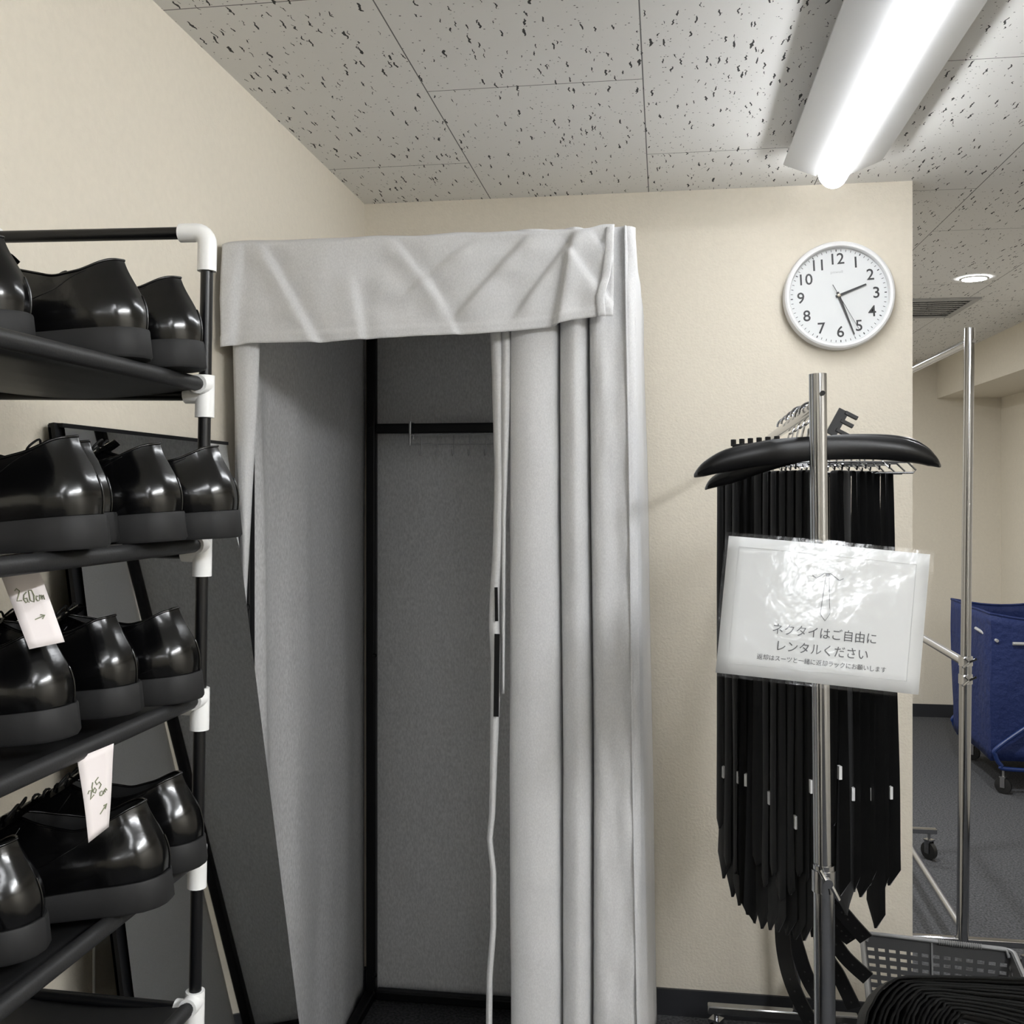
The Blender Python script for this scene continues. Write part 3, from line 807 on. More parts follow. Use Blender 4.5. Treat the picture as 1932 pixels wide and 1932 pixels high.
NPX = WY(1545, 705, 1.674); NPB = WY(1556.5, 1900, 1.674)
RZ = 1.628
t1 = thing('garment_rack', 'chrome garment rack holding the neckties, its near post behind the paper sign', 'garment rack', (NPB.x, 2.25, 0))
slx = (NPB.x - NPX.x) / (NPX.z - NPB.z)
def npx(z): return NPX.x + (NPX.z - z) * slx
Yn = 1.674
zj = WY(1555, 1655, Yn).z
MB().tube([(npx(NPX.z), Yn, NPX.z), (npx(zj), Yn, zj)], 0.0118, 20).build('upper_post', M_chrome, t1)
MB().tube([(npx(NPX.z) - 0.004, Yn + 0.006, NPX.z + 0.0), (npx(zj) - 0.004, Yn + 0.006, zj)], 0.0108, 20).build('upper_post', M_chrome, t1)
MB().tube([(npx(zj), Yn + 0.002, zj + 0.02), (npx(0.1), Yn + 0.002, 0.10)], 0.0165, 24).build('lower_post', M_chrome, t1)
b = MB(); b.tube([(npx(zj), Yn + 0.002, zj - 0.022), (npx(zj), Yn + 0.002, zj + 0.012)], 0.0185, 24); b.build('clamp_collar', M_chrome, t1)
b = MB(); pz = Vector((npx(zj) + 0.003, Yn - 0.018, zj))
b.tube([pz + Vector((-0.012, -0.004, 0.018)), pz + Vector((-0.004, -0.008, 0.004)), pz + Vector((0.006, -0.008, -0.006)), pz + Vector((0.016, -0.006, -0.026))], 0.0032, 8)
b.lathe([(0.007, 0), (0.007, 0.012)], pz, (0, -1, 0), 12); b.build('wing_screw', M_chrome, t1)
FPt, FPb = Vector((0.275, 2.80, RZ)), Vector((0.352, 2.80, 0.115))
MB().tube([FPt, FPb], 0.0125, 16).build('far_post', M_chrome, t1)
MB().tube([(npx(RZ), Yn + 0.008, RZ), FPt], 0.0105, 16).build('hanging_rail', M_chrome, t1)
for yy, xx, nm in ((2.80, 0.312, 'foot'), (Yn, npx(0.1), 'foot')):
    b = MB(); b.box((xx, yy, 0.100), (0.39, 0.026, 0.022)); ft = b.build(nm, M_chrome, t1, bevel=0.004)
    for s in (-1, 1):
        b1, b2 = MB(), MB(); caster(b1, b2, (xx + s * 0.172, yy, 0.028), rot=0.5 * s)
        cf = b1.build('caster', M_chrome, ft); b2.build('wheel', M_tyre, cf)
MB().lathe([(0.004, 0), (0.004, 0.006)], (npx(1.64) + 0.003, Yn - 0.012, 1.645), (0, -1, 0), 10).build('rivet', M_blackplastic, t1)

P2 = WY(1829, 640, 3.3); P2b = WY(1816, 1750, 3.3)
t2 = thing('garment_rack', 'tall chrome garment rack in the corridor behind the wall end, empty', 'garment rack', (P2b.x, 3.85, 0))
sl2 = (P2b.x - P2.x) / (P2.z - P2b.z)
def p2x(z): return P2.x + (P2.z - z) * sl2
Y2, Y2f = 3.3, 4.35
z2t = WY(1829, 619, Y2).z
zmid = WY(1822, 1262, Y2).z
zr2 = WY(1829, 645, Y2).z
MB().tube([(p2x(z2t), Y2, z2t), (p2x(zmid), Y2, zmid)], 0.0150, 20).build('upper_post', M_chrome, t2)
MB().tube([(p2x(zmid), Y2, zmid + 0.02), (p2x(0.09), Y2, 0.09)], 0.0180, 20).build('lower_post', M_chrome, t2)
for zz in (WY(1826, 1247, Y2).z, WY(1826, 1281, Y2).z):
    MB().tube([(p2x(zz), Y2, zz - 0.014), (p2x(zz), Y2, zz + 0.014)], 0.0205, 20).build('clamp_collar', M_steel, t2)
    b = MB(); q = Vector((p2x(zz), Y2 - 0.022, zz))
    for sx in (-1, 1):
        b.tube([q + Vector((0.003, -0.004, 0)), q + Vector((sx * 0.02 + 0.003, -0.01, 0.012 if sx > 0 else -0.016))], 0.004, 8)
    b.tube([q + Vector((0.003, -0.004, 0)), q + Vector((-0.012, -0.01, 0.014))], 0.0035, 8)
    b.build('wing_screw', M_chrome, t2)
x2f = p2x(1.0) + 0.01
MB().tube([(x2f, Y2f, zr2), (x2f, Y2f, 0.12)], 0.015, 16).build('far_post', M_chrome, t2)
MB().tube([(p2x(zr2), Y2, zr2), (x2f, Y2f, zr2)], 0.0130, 16).build('hanging_rail', M_chrome, t2)
MB().tube([(p2x(zmid), Y2, zmid + 0.018), (x2f, Y2f, zmid + 0.018)], 0.0130, 16).build('middle_rail', M_steel, t2)
MB().tube([(p2x(0.15), Y2, 0.150), (x2f, Y2f, 0.150)], 0.0130, 16).build('bottom_rail', M_steel, t2)
MB().lathe([(0.006, 0), (0.006, 0.008)], (p2x(zr2) + 0.006, Y2 - 0.014, zr2), (0.3, -1, 0), 10).build('rivet', M_steel, t2)
for yy, xx, hw_ in ((Y2f, x2f, 0.17), (Y2, p2x(0.1), 0.22)):
    ft = MB().box((xx, yy, 0.115), (hw_ * 2, 0.022, 0.022)).build('foot', M_chrome, t2, bevel=0.004)
    for s in (-1, 1):
        b1, b2 = MB(), MB(); caster(b1, b2, (xx + s * (hw_ - 0.03), yy, 0.035), r=0.035, rot=0.6)
        cf = b1.build('caster', M_chrome, ft); b2.build('wheel', M_tyre, cf)

# ------------------------------------------------------------------ wide black hangers
def suit_hanger(px, d, label):
    C_ = spline([W(a, c, d) for a, c, h_ in px], 6)
    Hs = [h_ / FPX * d for a, c, h_ in px]; n = len(C_) - 1
    M_ = C_[n // 2]
    t = thing('suit_hanger', label, 'hanger', M_, 'black hangers on the tie rack')
    b = MB(); rows = []
    for i, p in enumerate(C_):
        f = i / 6; k0 = min(int(f), len(Hs) - 2); h = lerp(Hs[k0], Hs[k0 + 1], f - k0)
        e = abs(2 * i / n - 1)
        dep = lerp(0.010, 0.034, smooth01(e / .6)) * (1 - 0.8 * smooth01((e - .85) / .15))
        rows.append([p + Vector((0, math.cos(a) * dep * .5 + 0.025 * e * e, math.sin(a) * h)) for a in [2 * PI * k / 12 for k in range(12)]])
    b.grid(rows, closed_u=True)
    b.add(rows[0], [tuple(range(11, -1, -1))]); b.add(rows[-1], [tuple(range(12))])
    b.build('shoulder_bar', M_blackplastic, t)
    hx_ = lerp(npx(RZ), 0.275, (M_.y - Yn) / 1.126)
    b = MB(); cz = RZ - 0.006
    pts = [Vector((hx_, M_.y, M_.z)), Vector((hx_ + 0.004, M_.y, RZ - 0.028))] + [Vector((hx_ + 0.020 * math.cos(a), M_.y, cz + 0.020 * math.sin(a))) for a in [R(q) for q in range(-60, 181, 20)]]
    b.tube(pts, 0.002, 8); b.build('hook', M_chrome, t)
suit_hanger([(1310, 897, 3), (1328, 885, 14), (1370, 869, 22), (1450, 854, 24), (1540, 846, 23), (1640, 844, 23), (1710, 850, 22), (1755, 862, 17), (1782, 878, 3)], 1.735, 'wide black plastic suit hanger nearest the front of the rack')
suit_hanger([(1331, 922, 2), (1345, 910, 11), (1390, 892, 18), (1460, 866, 20), (1560, 842, 20), (1660, 838, 19), (1720, 843, 17), (1755, 856, 12), (1776, 872, 3)], 1.80, 'second wide black suit hanger, tucked just behind the front one')

# tie combs: notched black strips and wire peg bars
def notched(a, b_, n, label, tooth=0.012, th=0.008):
    a, b_ = Vector(a), Vector(b_); t = thing('tie_comb', label, 'tie hanger', (a + b_) / 2)
    ax = (b_ - a); L_ = ax.length; ax.normalize(); up = Vector((0, 0, 1)); up = (up - ax * up.dot(ax)).normalized()
    b = MB(); b.bar(a, b_, 0.010, th, up=up); b.build('spine', M_blackplastic, t, smooth=False, bevel=0.001)
    b = MB()
    for k in range(n):
        p = lerp(a, b_, k / (n - 1)); b.bar(p, p + up * tooth, L_ / n * .5, th, up=ax)
    b.build('teeth', M_blackplastic, t, smooth=False, bevel=0.001)
    return t
# E-shaped end beside the near post
ea, eb = W(1571, 822, 1.86), W(1596, 776, 1.86)
def e_strip():
    t = thing('tie_comb', 'slanted black plastic notched clip sticking up right of the near post', 'tie hanger', (ea + eb) / 2)
    ax = (eb - ea).normalized(); sd_ = Vector((ax.z, 0, -ax.x))
    MB().bar(ea - sd_ * 0.004, eb - sd_ * 0.004, 0.006, 0.019, up=sd_).build('spine', M_blackplastic, t, smooth=False)
    L_ = (eb - ea).length
    b = MB()
    for q in (0.25, 0.62, 0.95):
        p = ea + ax * (L_ * q); b.bar(p, p + sd_ * 0.024, 0.011, 0.006, up=ax)
    b.build('teeth', M_blackplastic, t, smooth=False)
e_strip()
# row of small notches at the far left
na, nb = W(1384, 842, 2.10), W(1466, 836, 2.02)
notched(na, nb, 6, 'black notched tie comb behind the left hanger end', 0.014)
# chrome hooks cluster on the rail
for k, (uu, vv, dd) in enumerate(((1462, 818, 2.2), (1480, 800, 2.1), (1497, 786, 2.0), (1512, 774, 1.9))):
    p = W(uu, vv, dd); p.z = RZ
    p.x = lerp(npx(RZ), FPt.x, (p.y - Yn) / (FPt.y - Yn))
    lab = ['chrome wire tie hanger farthest along the rail', 'chrome wire tie hanger third from the front', 'chrome wire tie hanger second from the front', 'chrome wire tie hanger nearest the front post'][k]
    t = thing('wire_tie_hanger', lab, 'tie hanger', p, 'wire tie hangers on the rail')
    b = MB()
    b.tube([p + Vector((0.018 * math.cos(a), 0, 0.002 + 0.018 * math.sin(a))) for a in [R(q) for q in range(-70, 200, 18)]] , 0.0022, 8)
    b.tube([p + Vector((0.007, 0, -0.015)), p + Vector((0, 0, -0.045)), p + Vector((0, 0, -0.078))], 0.0022, 8)
    b.build('hook', M_chrome, t)
    b = MB(); y0 = p.y
    zb = 1.545
    b.tube([(p.x - 0.15, y0, zb), (p.x + 0.19, y0, zb)], 0.0022, 8)
    b.tube([(p.x - 0.15, y0, zb - 0.02), (p.x + 0.20, y0, zb - 0.02), (p.x + 0.205, y0, zb - 0.015), (p.x + 0.19, y0, zb)], 0.0018, 8)
    b.build('peg_bar', M_chrome, t)
    for q in range(8):
        x = p.x - 0.14 + q * 0.041
        MB().tube([(x, y0 + 0.004, zb + 0.012), (x, y0, zb), (x + 0.004, y0 - 0.035, zb - 0.012), (x + 0.004, y0 - 0.040, zb - 0.004)], 0.0018, 6).build('peg', M_chrome, t)

# ------------------------------------------------------------------ neckties
VIEW = math.atan2(1.0, 0.12)
def necktie(top, ang, l1, l2, w1, label, sway=0.0, lab_v=None, w2=0.036):
    top = Vector(top)
    t = thing('necktie', label, 'necktie', top, 'black neckties hanging on the rack')
    wd = Vector((math.cos(ang), math.sin(ang), 0)); nn = Vector((-wd.y, wd.x, 0))
    if nn.x < 0: nn = -nn
    gap = 0.0052
    # centreline: narrow tail up over the peg and down the wide blade
    cl = []
    ns = 16
    for i in range(ns + 1):
        q = 1 - i / ns
        cl.append((-gap, -l2 * q, lerp(0.026, w2, q), q))
    for a in (150, 120, 90, 60, 30):
        cl.append((gap * math.cos(R(a)), gap * math.sin(R(a)) + 0.001, 0.026, 0))
    for i in range(ns + 1):
        q = i / ns
        cl.append((gap, -l1 * q, lerp(0.026, w1, q ** 0.8), q))
    rows = []
    sd_ = random.random() * 50
    def ring(g, z, wid, q, s_):
        off = 0.0035 * nz(sd_ + s_, q * 3, 0) * q
        tw = 0.25 * nz(sd_ * 3, q * 2 + s_, 1) * q
        c, s2 = math.cos(tw), math.sin(tw)
        W_ = wd * c + nn * s2; N_ = nn * c - wd * s2
        p = top + nn * (g + off + sway * q * q) + Vector((0, 0, z))
        return [p + W_ * (e * wid / 2) + N_ * h for e, h in ((-1, 0), (-.6, .0022), (0, .003), (.6, .0022), (1, 0), (.6, -.0022), (0, -.003), (-.6, -.0022))]
    # points at both ends
    g, z, wid, q = cl[0]
    tip = ring(g, z - wid * 0.42, 0.001, q, 0); rows.append(tip)
    for c_ in cl: rows.append(ring(c_[0], c_[1], c_[2], c_[3], 0 if c_[0] < 0 else 7))
    g, z, wid, q = cl[-1]
    rows.append(ring(g, z - wid * 0.55, 0.001, q, 7))
    b = MB(); b.grid(rows, closed_u=True); b.build('cloth', M_tie, t, sharp=60)
    if lab_v is not None:
        zc = (top - EYE).dot(Vector((-SA, CA, 0)))
        z = EYE.z + (HV - lab_v) / FPX * zc - top.z
        q = min(1, -z / l2)
        near = wd if wd.dot(EYE - top) > 0 else -wd
        p = top + nn * (-gap * 0.6) + near * (lerp(0.026, w2, q) / 2) + Vector((0, 0, z))
        MB().bar(p + Vector((0, 0, 0.0115)), p - Vector((0, 0, 0.0115)), 0.0055, 0.010, up=wd).build('label', M_label, t, smooth=False)
    return t
ties = []
# left run: tops (u, depth), bottom v
left = [(1362, 2.10, 1655, 1452), (1378, 2.06, 1690, None), (1391, 2.02, 1706, 1462), (1405, 1.98, 1722, None), (1419, 1.94, 1738, 1468), (1434, 1.91, 1750, None),
        (1449, 1.88, 1752, 1500), (1464, 1.85, 1756, None), (1480, 1.83, 1762, None), (1496, 1.81, 1770, 1545), (1512, 1.79, 1772, None), (1527, 1.78, 1765, 1478)]
right = [(1578, 1.80, 1690, 1452), (1592, 1.82, 1722, None), (1606, 1.84, 1680, 1492), (1620, 1.86, 1690, None), (1634, 1.88, 1668, 1492), (1648, 1.89, 1752, None), (1661, 1.91, 1680, None), (1674, 1.92, 1668, 1490)]
names_l = ['leftmost', 'second from the left', 'third from the left', 'fourth from the left', 'fifth from the left', 'sixth from the left', 'seventh from the left', 'eighth from the left', 'ninth from the left', 'fourth left of the chrome post', 'third left of the chrome post', 'just left of the chrome post']
names_r = ['just right of the chrome post', 'second right of the chrome post', 'third right of the chrome post', 'fourth right of the chrome post', 'fourth from the right', 'third from the right, hanging lowest with a broad point', 'second from the right', 'rightmost']
for grp, nms in ((left, names_l), (right, names_r)):
    for (uu, dd, bv, lv), nm in zip(grp, nms):
        vtop = 928 - (1.522 - EYE.z) / dd * FPX
        p = W(uu, vtop, dd)
        zb = EYE.z + (HV - bv) / FPX * dd
        l1 = p.z - zb - 0.04
        va = math.atan2(p.y, p.x)
        wide = 'broad point' in nm
        ang = va + R(26 if wide else random.uniform(17, 30) * (1 if random.random() < .75 else -1))
        necktie(p, ang, l1, l1 - random.uniform(0.03, 0.10), 0.078 if not wide else 0.072, 'black necktie, ' + nm + (' of the front row' if 'post' not in nm else ''), lab_v=lv)
# second row filling behind
for k in range(12):
    x = 0.150 + k * 0.0225; y = 2.22 + 0.03 * math.sin(k * 2.1)
    p = Vector((x, y, 1.518)); va = math.atan2(p.y, p.x)
    necktie(p, va + R(random.uniform(35, 60)), random.uniform(0.66, 0.72), random.uniform(0.60, 0.64), 0.075, 'black necktie in the back row behind the front neckties')

# belts among the ties
def belt(path, label, wdt=0.030):
    P = spline([W(*q) for q in path], 8)
    t = thing('belt', label, 'belt', P[0], 'black belts hanging among the neckties')
    rows = []
    for i, p in enumerate(P):
        tg_ = (P[min(i + 1, len(P) - 1)] - P[max(i - 1, 0)]).normalized()
        s_ = tg_.cross(Vector((0.55, 1, 0)).normalized()).normalized(); n_ = s_.cross(tg_)
        rows.append([p + s_ * (a * wdt / 2) + n_ * (c * 0.0018) for a, c in ((-1, -1), (1, -1), (1, 1), (-1, 1))])
    b = MB(); b.grid(rows, closed_u=True); b.add(rows[0], [(3, 2, 1, 0)]); b.add(rows[-1], [(0, 1, 2, 3)])
    st = b.build('strap', M_belt, t, sharp=40)
    b = MB()
    for k in range(4):
        p = P[-3 - k * 3]; tg_ = (P[-2 - k * 3] - P[-4 - k * 3]).normalized()
        s_ = tg_.cross(Vector((0.55, 1, 0)).normalized()).normalized(); n_ = s_.cross(tg_)
        if n_.y > 0: n_ = -n_
        b.lathe([(0.0018, 0.0), (0.0018, 0.0023)], p, n_, 10)
    b.build('eyelets', M_tyre, t)
belt([(1500, 900, 1.98), (1478, 1600, 1.97), (1476, 1740, 1.95), (1482, 1810, 1.94), (1500, 1870, 1.92), (1536, 1940, 1.90)], 'black belt curving down left of the chrome post, leftmost strip')
belt([(1515, 900, 2.02), (1497, 1600, 2.02), (1496, 1740, 2.0), (1508, 1800, 2.0), (1526, 1850, 2.0), (1550, 1890, 1.98)], 'black belt ending low beside the chrome post, right of the leftmost strip')
belt([(1550, 900, 1.95), (1556, 1620, 1.95), (1572, 1694, 1.94), (1600, 1734, 1.93), (1634, 1772, 1.92)], 'uppermost black belt sweeping right toward the basket corner')
belt([(1548, 900, 1.99), (1552, 1650, 1.99), (1566, 1722, 1.97), (1588, 1756, 1.96), (1608, 1774, 1.96)], 'short black belt with square cut end right of the chrome post')
belt([(1545, 900, 2.03), (1548, 1660, 2.03), (1562, 1745, 2.0), (1590, 1800, 1.98), (1638, 1846, 1.96)], 'black belt sweeping right across the basket wall')
belt([(1542, 900, 2.07), (1546, 1680, 2.07), (1556, 1790, 2.04), (1582, 1840, 2.02), (1612, 1902, 2.0)], 'lowest black belt hanging slantwise right of the chrome post')

# ------------------------------------------------------------------ sign
SD = 1.565
sTL, sTR, sBR, sBL = W(1375, 1011, SD + .020), W(1755, 1046, SD + .020), W(1733, 1311, SD - .028), W(1350, 1269, SD - .028)
ex = (sTR - sTL).normalized(); n_ = ex.cross(sBL - sTL).normalized()
if n_.dot(EYE - sTL) < 0: n_ = -n_
ey = n_.cross(ex); 
if ey.z < 0: ey = -ey
t = thing('paper_sign', 'laminated white paper sign in Japanese taped to the tie rack', 'sign', (sTL + sBR) / 2)
def SP_(u, v, lift=0):
    p = lerp(lerp(sTL, sTR, u), lerp(sBL, sBR, u), v)
    return p + n_ * (lift + 0.004 * math.sin(PI * u) * 1.0 + 0.0015 * nz(u * 2, v * 2))
b = MB(); b.grid([[SP_(i / 12, j / 8) for i in range(13)] for j in range(9)]); b.build('paper', M_paper, t, solid=0.0006)
b = MB(); b.grid([[SP_(-0.018 + 1.036 * i / 16, -0.026 + 1.052 * j / 12, 0.0020 + 0.0012 * nz(i * .5, j * .5, 3)) for i in range(17)] for j in range(13)]); b.build('laminate', M_film, t)
b = MB()
fr = [(0.055, 0.075), (0.935, 0.085), (0.935, 0.915), (0.055, 0.925)]
for k in range(4):
    a, c = fr[k], fr[(k + 1) % 4]
    b.tube([SP_(lerp(a[0], c[0], q / 8), lerp(a[1], c[1], q / 8), 0.0006) for q in range(9)], 0.00035, 4)
b.build('printed_border', M_printgrey, t, smooth=False)
SW, SH = (sTR - sTL).length, (sBL - sTL).length
def put(body, cu, cv, size, nm, mt=M_print, track=1.0):
    vs, fs = text_mesh(body, size, extrude=0.00005)
    MB().add([SP_(cu + p.x * track / SW, cv - p.y / SH, 0.0009 + p.z) for p in vs], fs).build(nm, mt, t, smooth=False)
put('ネクタイはご自由に', 0.512, 0.652, 0.0182, 'lettering')
put('レンタルください', 0.505, 0.770, 0.0182, 'lettering')
put('返却はスーツと一緒に返却ラックにお願いします', 0.510, 0.858, 0.0091, 'lettering')
b = MB()
def sp2(pts, lift=0.0009): return [SP_(x, y, lift) for x, y in pts]
b.add(sp2([(.488, .215), (.512, .215), (.508, .235), (.492, .235)]), [(0, 1, 2, 3)])
b.build('printed_knot', M_print, t, smooth=False)
b = MB(); b.add(sp2([(.492, .240), (.508, .240), (.527, .505), (.507, .555), (.480, .510)]), [(0, 1, 2, 3, 4)]); b.build('printed_tie', M_printgrey, t, smooth=False)
b = MB(); b.tube([SP_(x, y, .0009) for x, y in ((.425, .235), (.445, .255), (.465, .235), (.485, .212), (.515, .212), (.540, .235), (.560, .255), (.580, .240))], 0.0005, 4)
b.tube([SP_(x, y, .0009) for x, y in ((.492, .240), (.480, .510), (.507, .555), (.527, .505), (.508, .240))], 0.0005, 4)
b.build('printed_outline', M_print, t, smooth=False)
b = MB()
for uu in (0.56, 0.60): pass
b.grid([[SP_(0.47 + 0.10 * i / 4, -0.03 + 0.07 * j / 3, 0.0042) for i in range(5)] for j in range(4)]); b.build('tape', M_film, t)

# ------------------------------------------------------------------ basket
yb = R(-8)
bc, bs = math.cos(yb), math.sin(yb)
Bx = Vector((bc, bs, 0)); By = Vector((-bs, bc, 0))
FL = WY(1630, 1762, 2.62); ZR = FL.z; BWd = 0.330; BLn = 0.46; BH = 0.20
O = FL - By * BLn
def bk(a, d, z):                               # a across, d along, z below the rim (0..BH), taper
    ta = 0.022 * z / BH
    return Vector((O.x, O.y, ZR)) + Bx * lerp(ta, BWd - ta, a / BWd) + By * lerp(ta, BLn - ta, d / BLn) - Vector((0, 0, z))
basket = thing('shopping_basket', 'grey perforated plastic basket at the lower right holding folded cloth', 'basket', (O.x + 0.17, O.y + 0.18, ZR - BH))
def lattice(fn, cells, rows_, hx_=(0.18, 0.80), hz_=(0.30, 0.72), v0=0.12, v1=0.95):
    b = MB(); us = [0.0]; 
    for c in range(cells): us += [(c + hx_[0]) / cells, (c + hx_[1]) / cells]
    us.append(1.0); vs_ = [0.0]
    for r_ in range(rows_): vs_ += [v0 + (v1 - v0) * (r_ + hz_[0]) / rows_, v0 + (v1 - v0) * (r_ + hz_[1]) / rows_]
    vs_.append(1.0)
    nu, nv = len(us), len(vs_)
    V = [fn(u_, v_) for v_ in vs_ for u_ in us]; Fs = []
    for j in range(nv - 1):
        for i in range(nu - 1):
            if i % 2 == 1 and j % 2 == 1: continue
            Fs.append((j * nu + i, j * nu + i + 1, (j + 1) * nu + i + 1, (j + 1) * nu + i))
    return b.add(V, Fs)
for nm, fn, cells in (('back_wall', lambda a, q: bk(a * BWd, BLn, q * BH), 13), ('front_wall', lambda a, q: bk(a * BWd, 0, q * BH), 16), ('side_wall', lambda a, q: bk(0, a * BLn, q * BH), 16), ('side_wall', lambda a, q: bk(BWd, a * BLn, q * BH), 16)):
    lattice(fn, cells, 9).build(nm, M_basket, basket, smooth=False, solid=0.003)
b = MB(); b.add([bk(0, 0, BH), bk(BWd, 0, BH), bk(BWd, BLn, BH), bk(0, BLn, BH)], [(0, 1, 2, 3)]); b.build('bottom', M_basket, basket, solid=0.003, smooth=False)
rim = []
for cx_, cy_, a0 in ((0.02, 0.02, 180), (BWd - 0.02, 0.02, 270), (BWd - 0.02, BLn - 0.02, 0), (0.02, BLn - 0.02, 90)):
    for a in range(0, 91, 18):
        rim.append(bk(cx_ + 0.026 * math.cos(R(a0 + a)), cy_ + 0.026 * math.sin(R(a0 + a)), 0.0))
MB().tube(rim, 0.0055, 8, closed=True).build('rim', M_basketrim, basket)
MB().bar(bk(BWd * .47, BLn - 0.004, 0.0), bk(BWd * .47, BLn - 0.012, BH), 0.004, 0.004).build('rib', M_basketrim, basket, smooth=False)
ha, hb = bk(BWd * .52, BLn - 0.006, -0.004), bk(BWd * .80, BLn - 0.006, -0.004)
hd = MB().tube([bk(0.004, BLn - 0.01, 0.012), bk(0.012, BLn - 0.008, -0.006), ha, hb, bk(BWd - 0.012, BLn - 0.008, -0.004), bk(BWd - 0.004, BLn - 0.01, 0.012)], 0.0042, 8).build('handle', M_basketrim, basket)
b = MB()
for k in range(20):
    p = lerp(ha, hb, k / 19); b.lathe([(0.0062, -0.0016), (0.0070, 0), (0.0062, 0.0016)], p, Bx, 10)
b.build('grip', M_basketrim, hd)
# stand under the basket
stand = thing('basket_stand', 'grey tube stand carrying the plastic basket', 'stand', (O.x + 0.17, O.y + 0.18, 0))
zt_ = ZR - BH - 0.012
for a, d in ((0.0, 0.02), (BWd, 0.02), (0.0, BLn - 0.02), (BWd, BLn - 0.02)):
    p = bk(a, d, 0); MB().tube([(p.x, p.y, zt_), (p.x, p.y, 0.0)], 0.009, 12).build('leg', M_greyrod, stand)
b = MB(); c4 = [bk(0, .02, 0), bk(BWd, .02, 0), bk(BWd, BLn - .02, 0), bk(0, BLn - .02, 0)]
b.tube([(p.x, p.y, zt_) for p in c4], 0.009, 10, closed=True); b.build('top_frame', M_greyrod, stand)

# folded cloth layers draped over the basket
NL = 18
for k in range(NL):
    q = k / (NL - 1)
    xl = lerp(1632, 1800, q ** 0.92); yt = lerp(1842, 1913, q ** 0.9)
    d = 2.00 + random.uniform(-0.012, 0.012)
    yr = lerp(1850, 1975, q ** 0.85)
    bott = lerp(2010, 1990, q)
    xt = lerp(1716, 1826, q)
    pts = [(xl - 8, bott), (xl + 2, lerp(bott, yt, .45)), (lerp(xl, xt, .22), lerp(bott, yt, .72)), (lerp(xl, xt, .58), lerp(bott, yt, .93)), (xt, yt), (lerp(xt, 1990, .4), lerp(yt, yr, .22)), (1955, lerp(yt, yr, .62)), (2030, yr)]
    P = spline([W(a + random.uniform(-2, 2), c + random.uniform(-1.5, 1.5), d) for a, c in pts], 7)
    b = MB(); rows = []
    for i, p in enumerate(P):
        tg_ = (P[min(i + 1, len(P) - 1)] - P[max(i - 1, 0)]).normalized()
        nrm_ = tg_.cross(Vector((0, 1, 0))).normalized()
        row = []
        for dy_ in (0, 0.004, 0.05, 0.12, 0.2):
            row.append(p + Vector((0.10 * dy_, dy_ + 0.004 * nz(i * .2, k * 3.1, dy_), -0.52 * dy_)) + nrm_ * (0.0016 * nz(i * .35, k, dy_ * 9)))
        rows.append(row)
    b.grid(rows)
    o = b.build('folded_cloth', M_cloth, None, origin=P[len(P) // 2], solid=0.0042, sharp=60)
    tag(o, 'black folded cloth in the layered pile over the basket at lower right' if 0 < k < NL - 1 else ('outermost black folded cloth on top of the layered pile' if k == 0 else 'innermost tightly folded black cloth at the core of the layered pile'), 'folded cloth', 'layered black cloths over the basket')

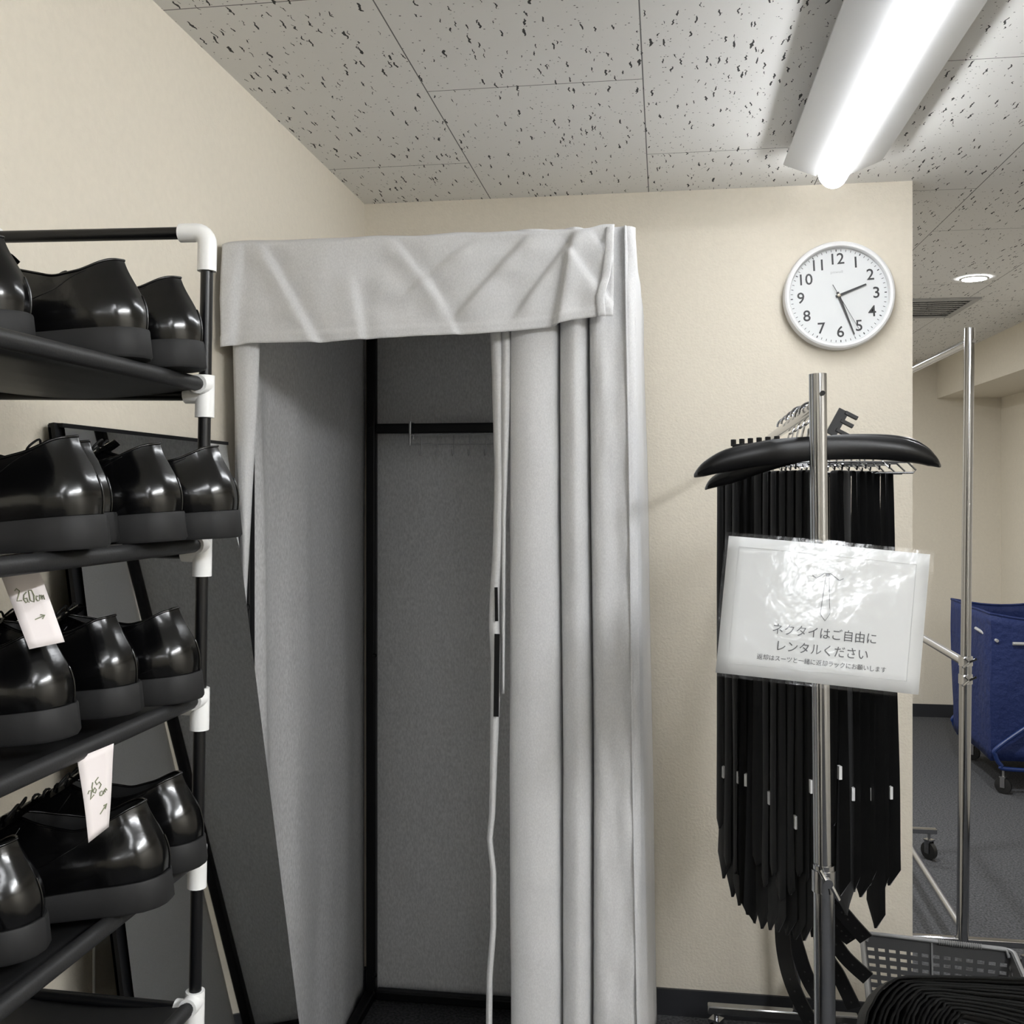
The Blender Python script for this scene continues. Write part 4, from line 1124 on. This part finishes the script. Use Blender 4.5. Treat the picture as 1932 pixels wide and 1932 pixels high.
# ------------------------------------------------------------------ blue laundry cart
cx0, cx1, cy0, cy1 = 1.60, 2.13, 5.35, 6.05
zt, zbm = 0.885, 0.16
cart = thing('laundry_cart', 'blue canvas laundry cart on casters against the right wall', 'laundry cart', ((cx0 + cx1) / 2, (cy0 + cy1) / 2, 0))
b = MB(); rows = []
for j in range(17):
    v = j / 16; z = lerp(zt, zbm, v); row = []
    tp = 0.03 * v
    ring = []
    for (ax_, ay_), (bx_, by_) in (((cx0, cy0), (cx1, cy0)), ((cx1, cy0), (cx1, cy1)), ((cx1, cy1), (cx0, cy1)), ((cx0, cy1), (cx0, cy0))):
        for i in range(10):
            q = i / 10; x = lerp(ax_, bx_, q); y = lerp(ay_, by_, q)
            sag = -0.03 * math.sin(PI * q) * (1 - v) ** 4 if (ay_ == by_) else 0
            o_ = 0.012 * nz(x * 9, v * 3, y * 9)
            cxm, cym = (cx0 + cx1) / 2, (cy0 + cy1) / 2
            ring.append(Vector((cxm + (x - cxm) * (1 - tp) + o_, cym + (y - cym) * (1 - tp) + o_, z + sag)))
    rows.append(ring)
b.grid(rows, closed_u=True); b.add(rows[-1], [tuple(range(len(rows[-1])))]); b.build('canvas_bag', M_blue, cart, solid=0.004)
b = MB(); b.tube([p + Vector((0, 0, 0.002)) for p in rows[0]], 0.006, 8, closed=True); b.build('bound_rim', M_blue, cart)
zr = WY(1900, 1215, cy0).z
MB().tube([(cx0 + 0.10, cy0 - 0.012, zr + 0.004), (cx1 + 0.02, cy0 - 0.012, zr + 0.004)], 0.008, 10).build('front_rod', M_greyrod, cart)
MB().tube([(cx0 - 0.012, cy0 + 0.2, zr + 0.05), (cx0 + 0.01, cy0 + 0.08, zr + 0.03), (cx0 + 0.03, cy0 - 0.008, zr + 0.015)], 0.008, 10).build('side_rod', M_greyrod, cart)
for yy in (cy0 - 0.02, cy1 + 0.015):
    fx0 = WY(1878, 1420, cy0).x
    pth = spline([(cx1 + 0.02, yy, 0.60), (lerp(fx0, cx1, .45), yy, 0.40), (fx0 + 0.01, yy, 0.235), (fx0 - 0.005, yy, 0.19), (fx0 + 0.02, yy, 0.145), (fx0 + 0.07, yy, 0.125), (cx1 + 0.02, yy, 0.12)], 8)
    MB().tube(pth, 0.011, 10).build('tube_frame', M_bluetube, cart)
for x, y in ((WY(1893, 1440, cy0).x, cy0 + 0.0), (cx1 - 0.08, cy0 + 0.0), (cx0 + 0.10, cy1 - 0.05), (cx1 - 0.08, cy1 - 0.05)):
    b1, b2 = MB(), MB(); caster(b1, b2, (x, y, 0.040), r=0.040, rot=0.9); cf = b1.build('caster', M_steel, cart); b2.build('wheel', M_tyre, cf)
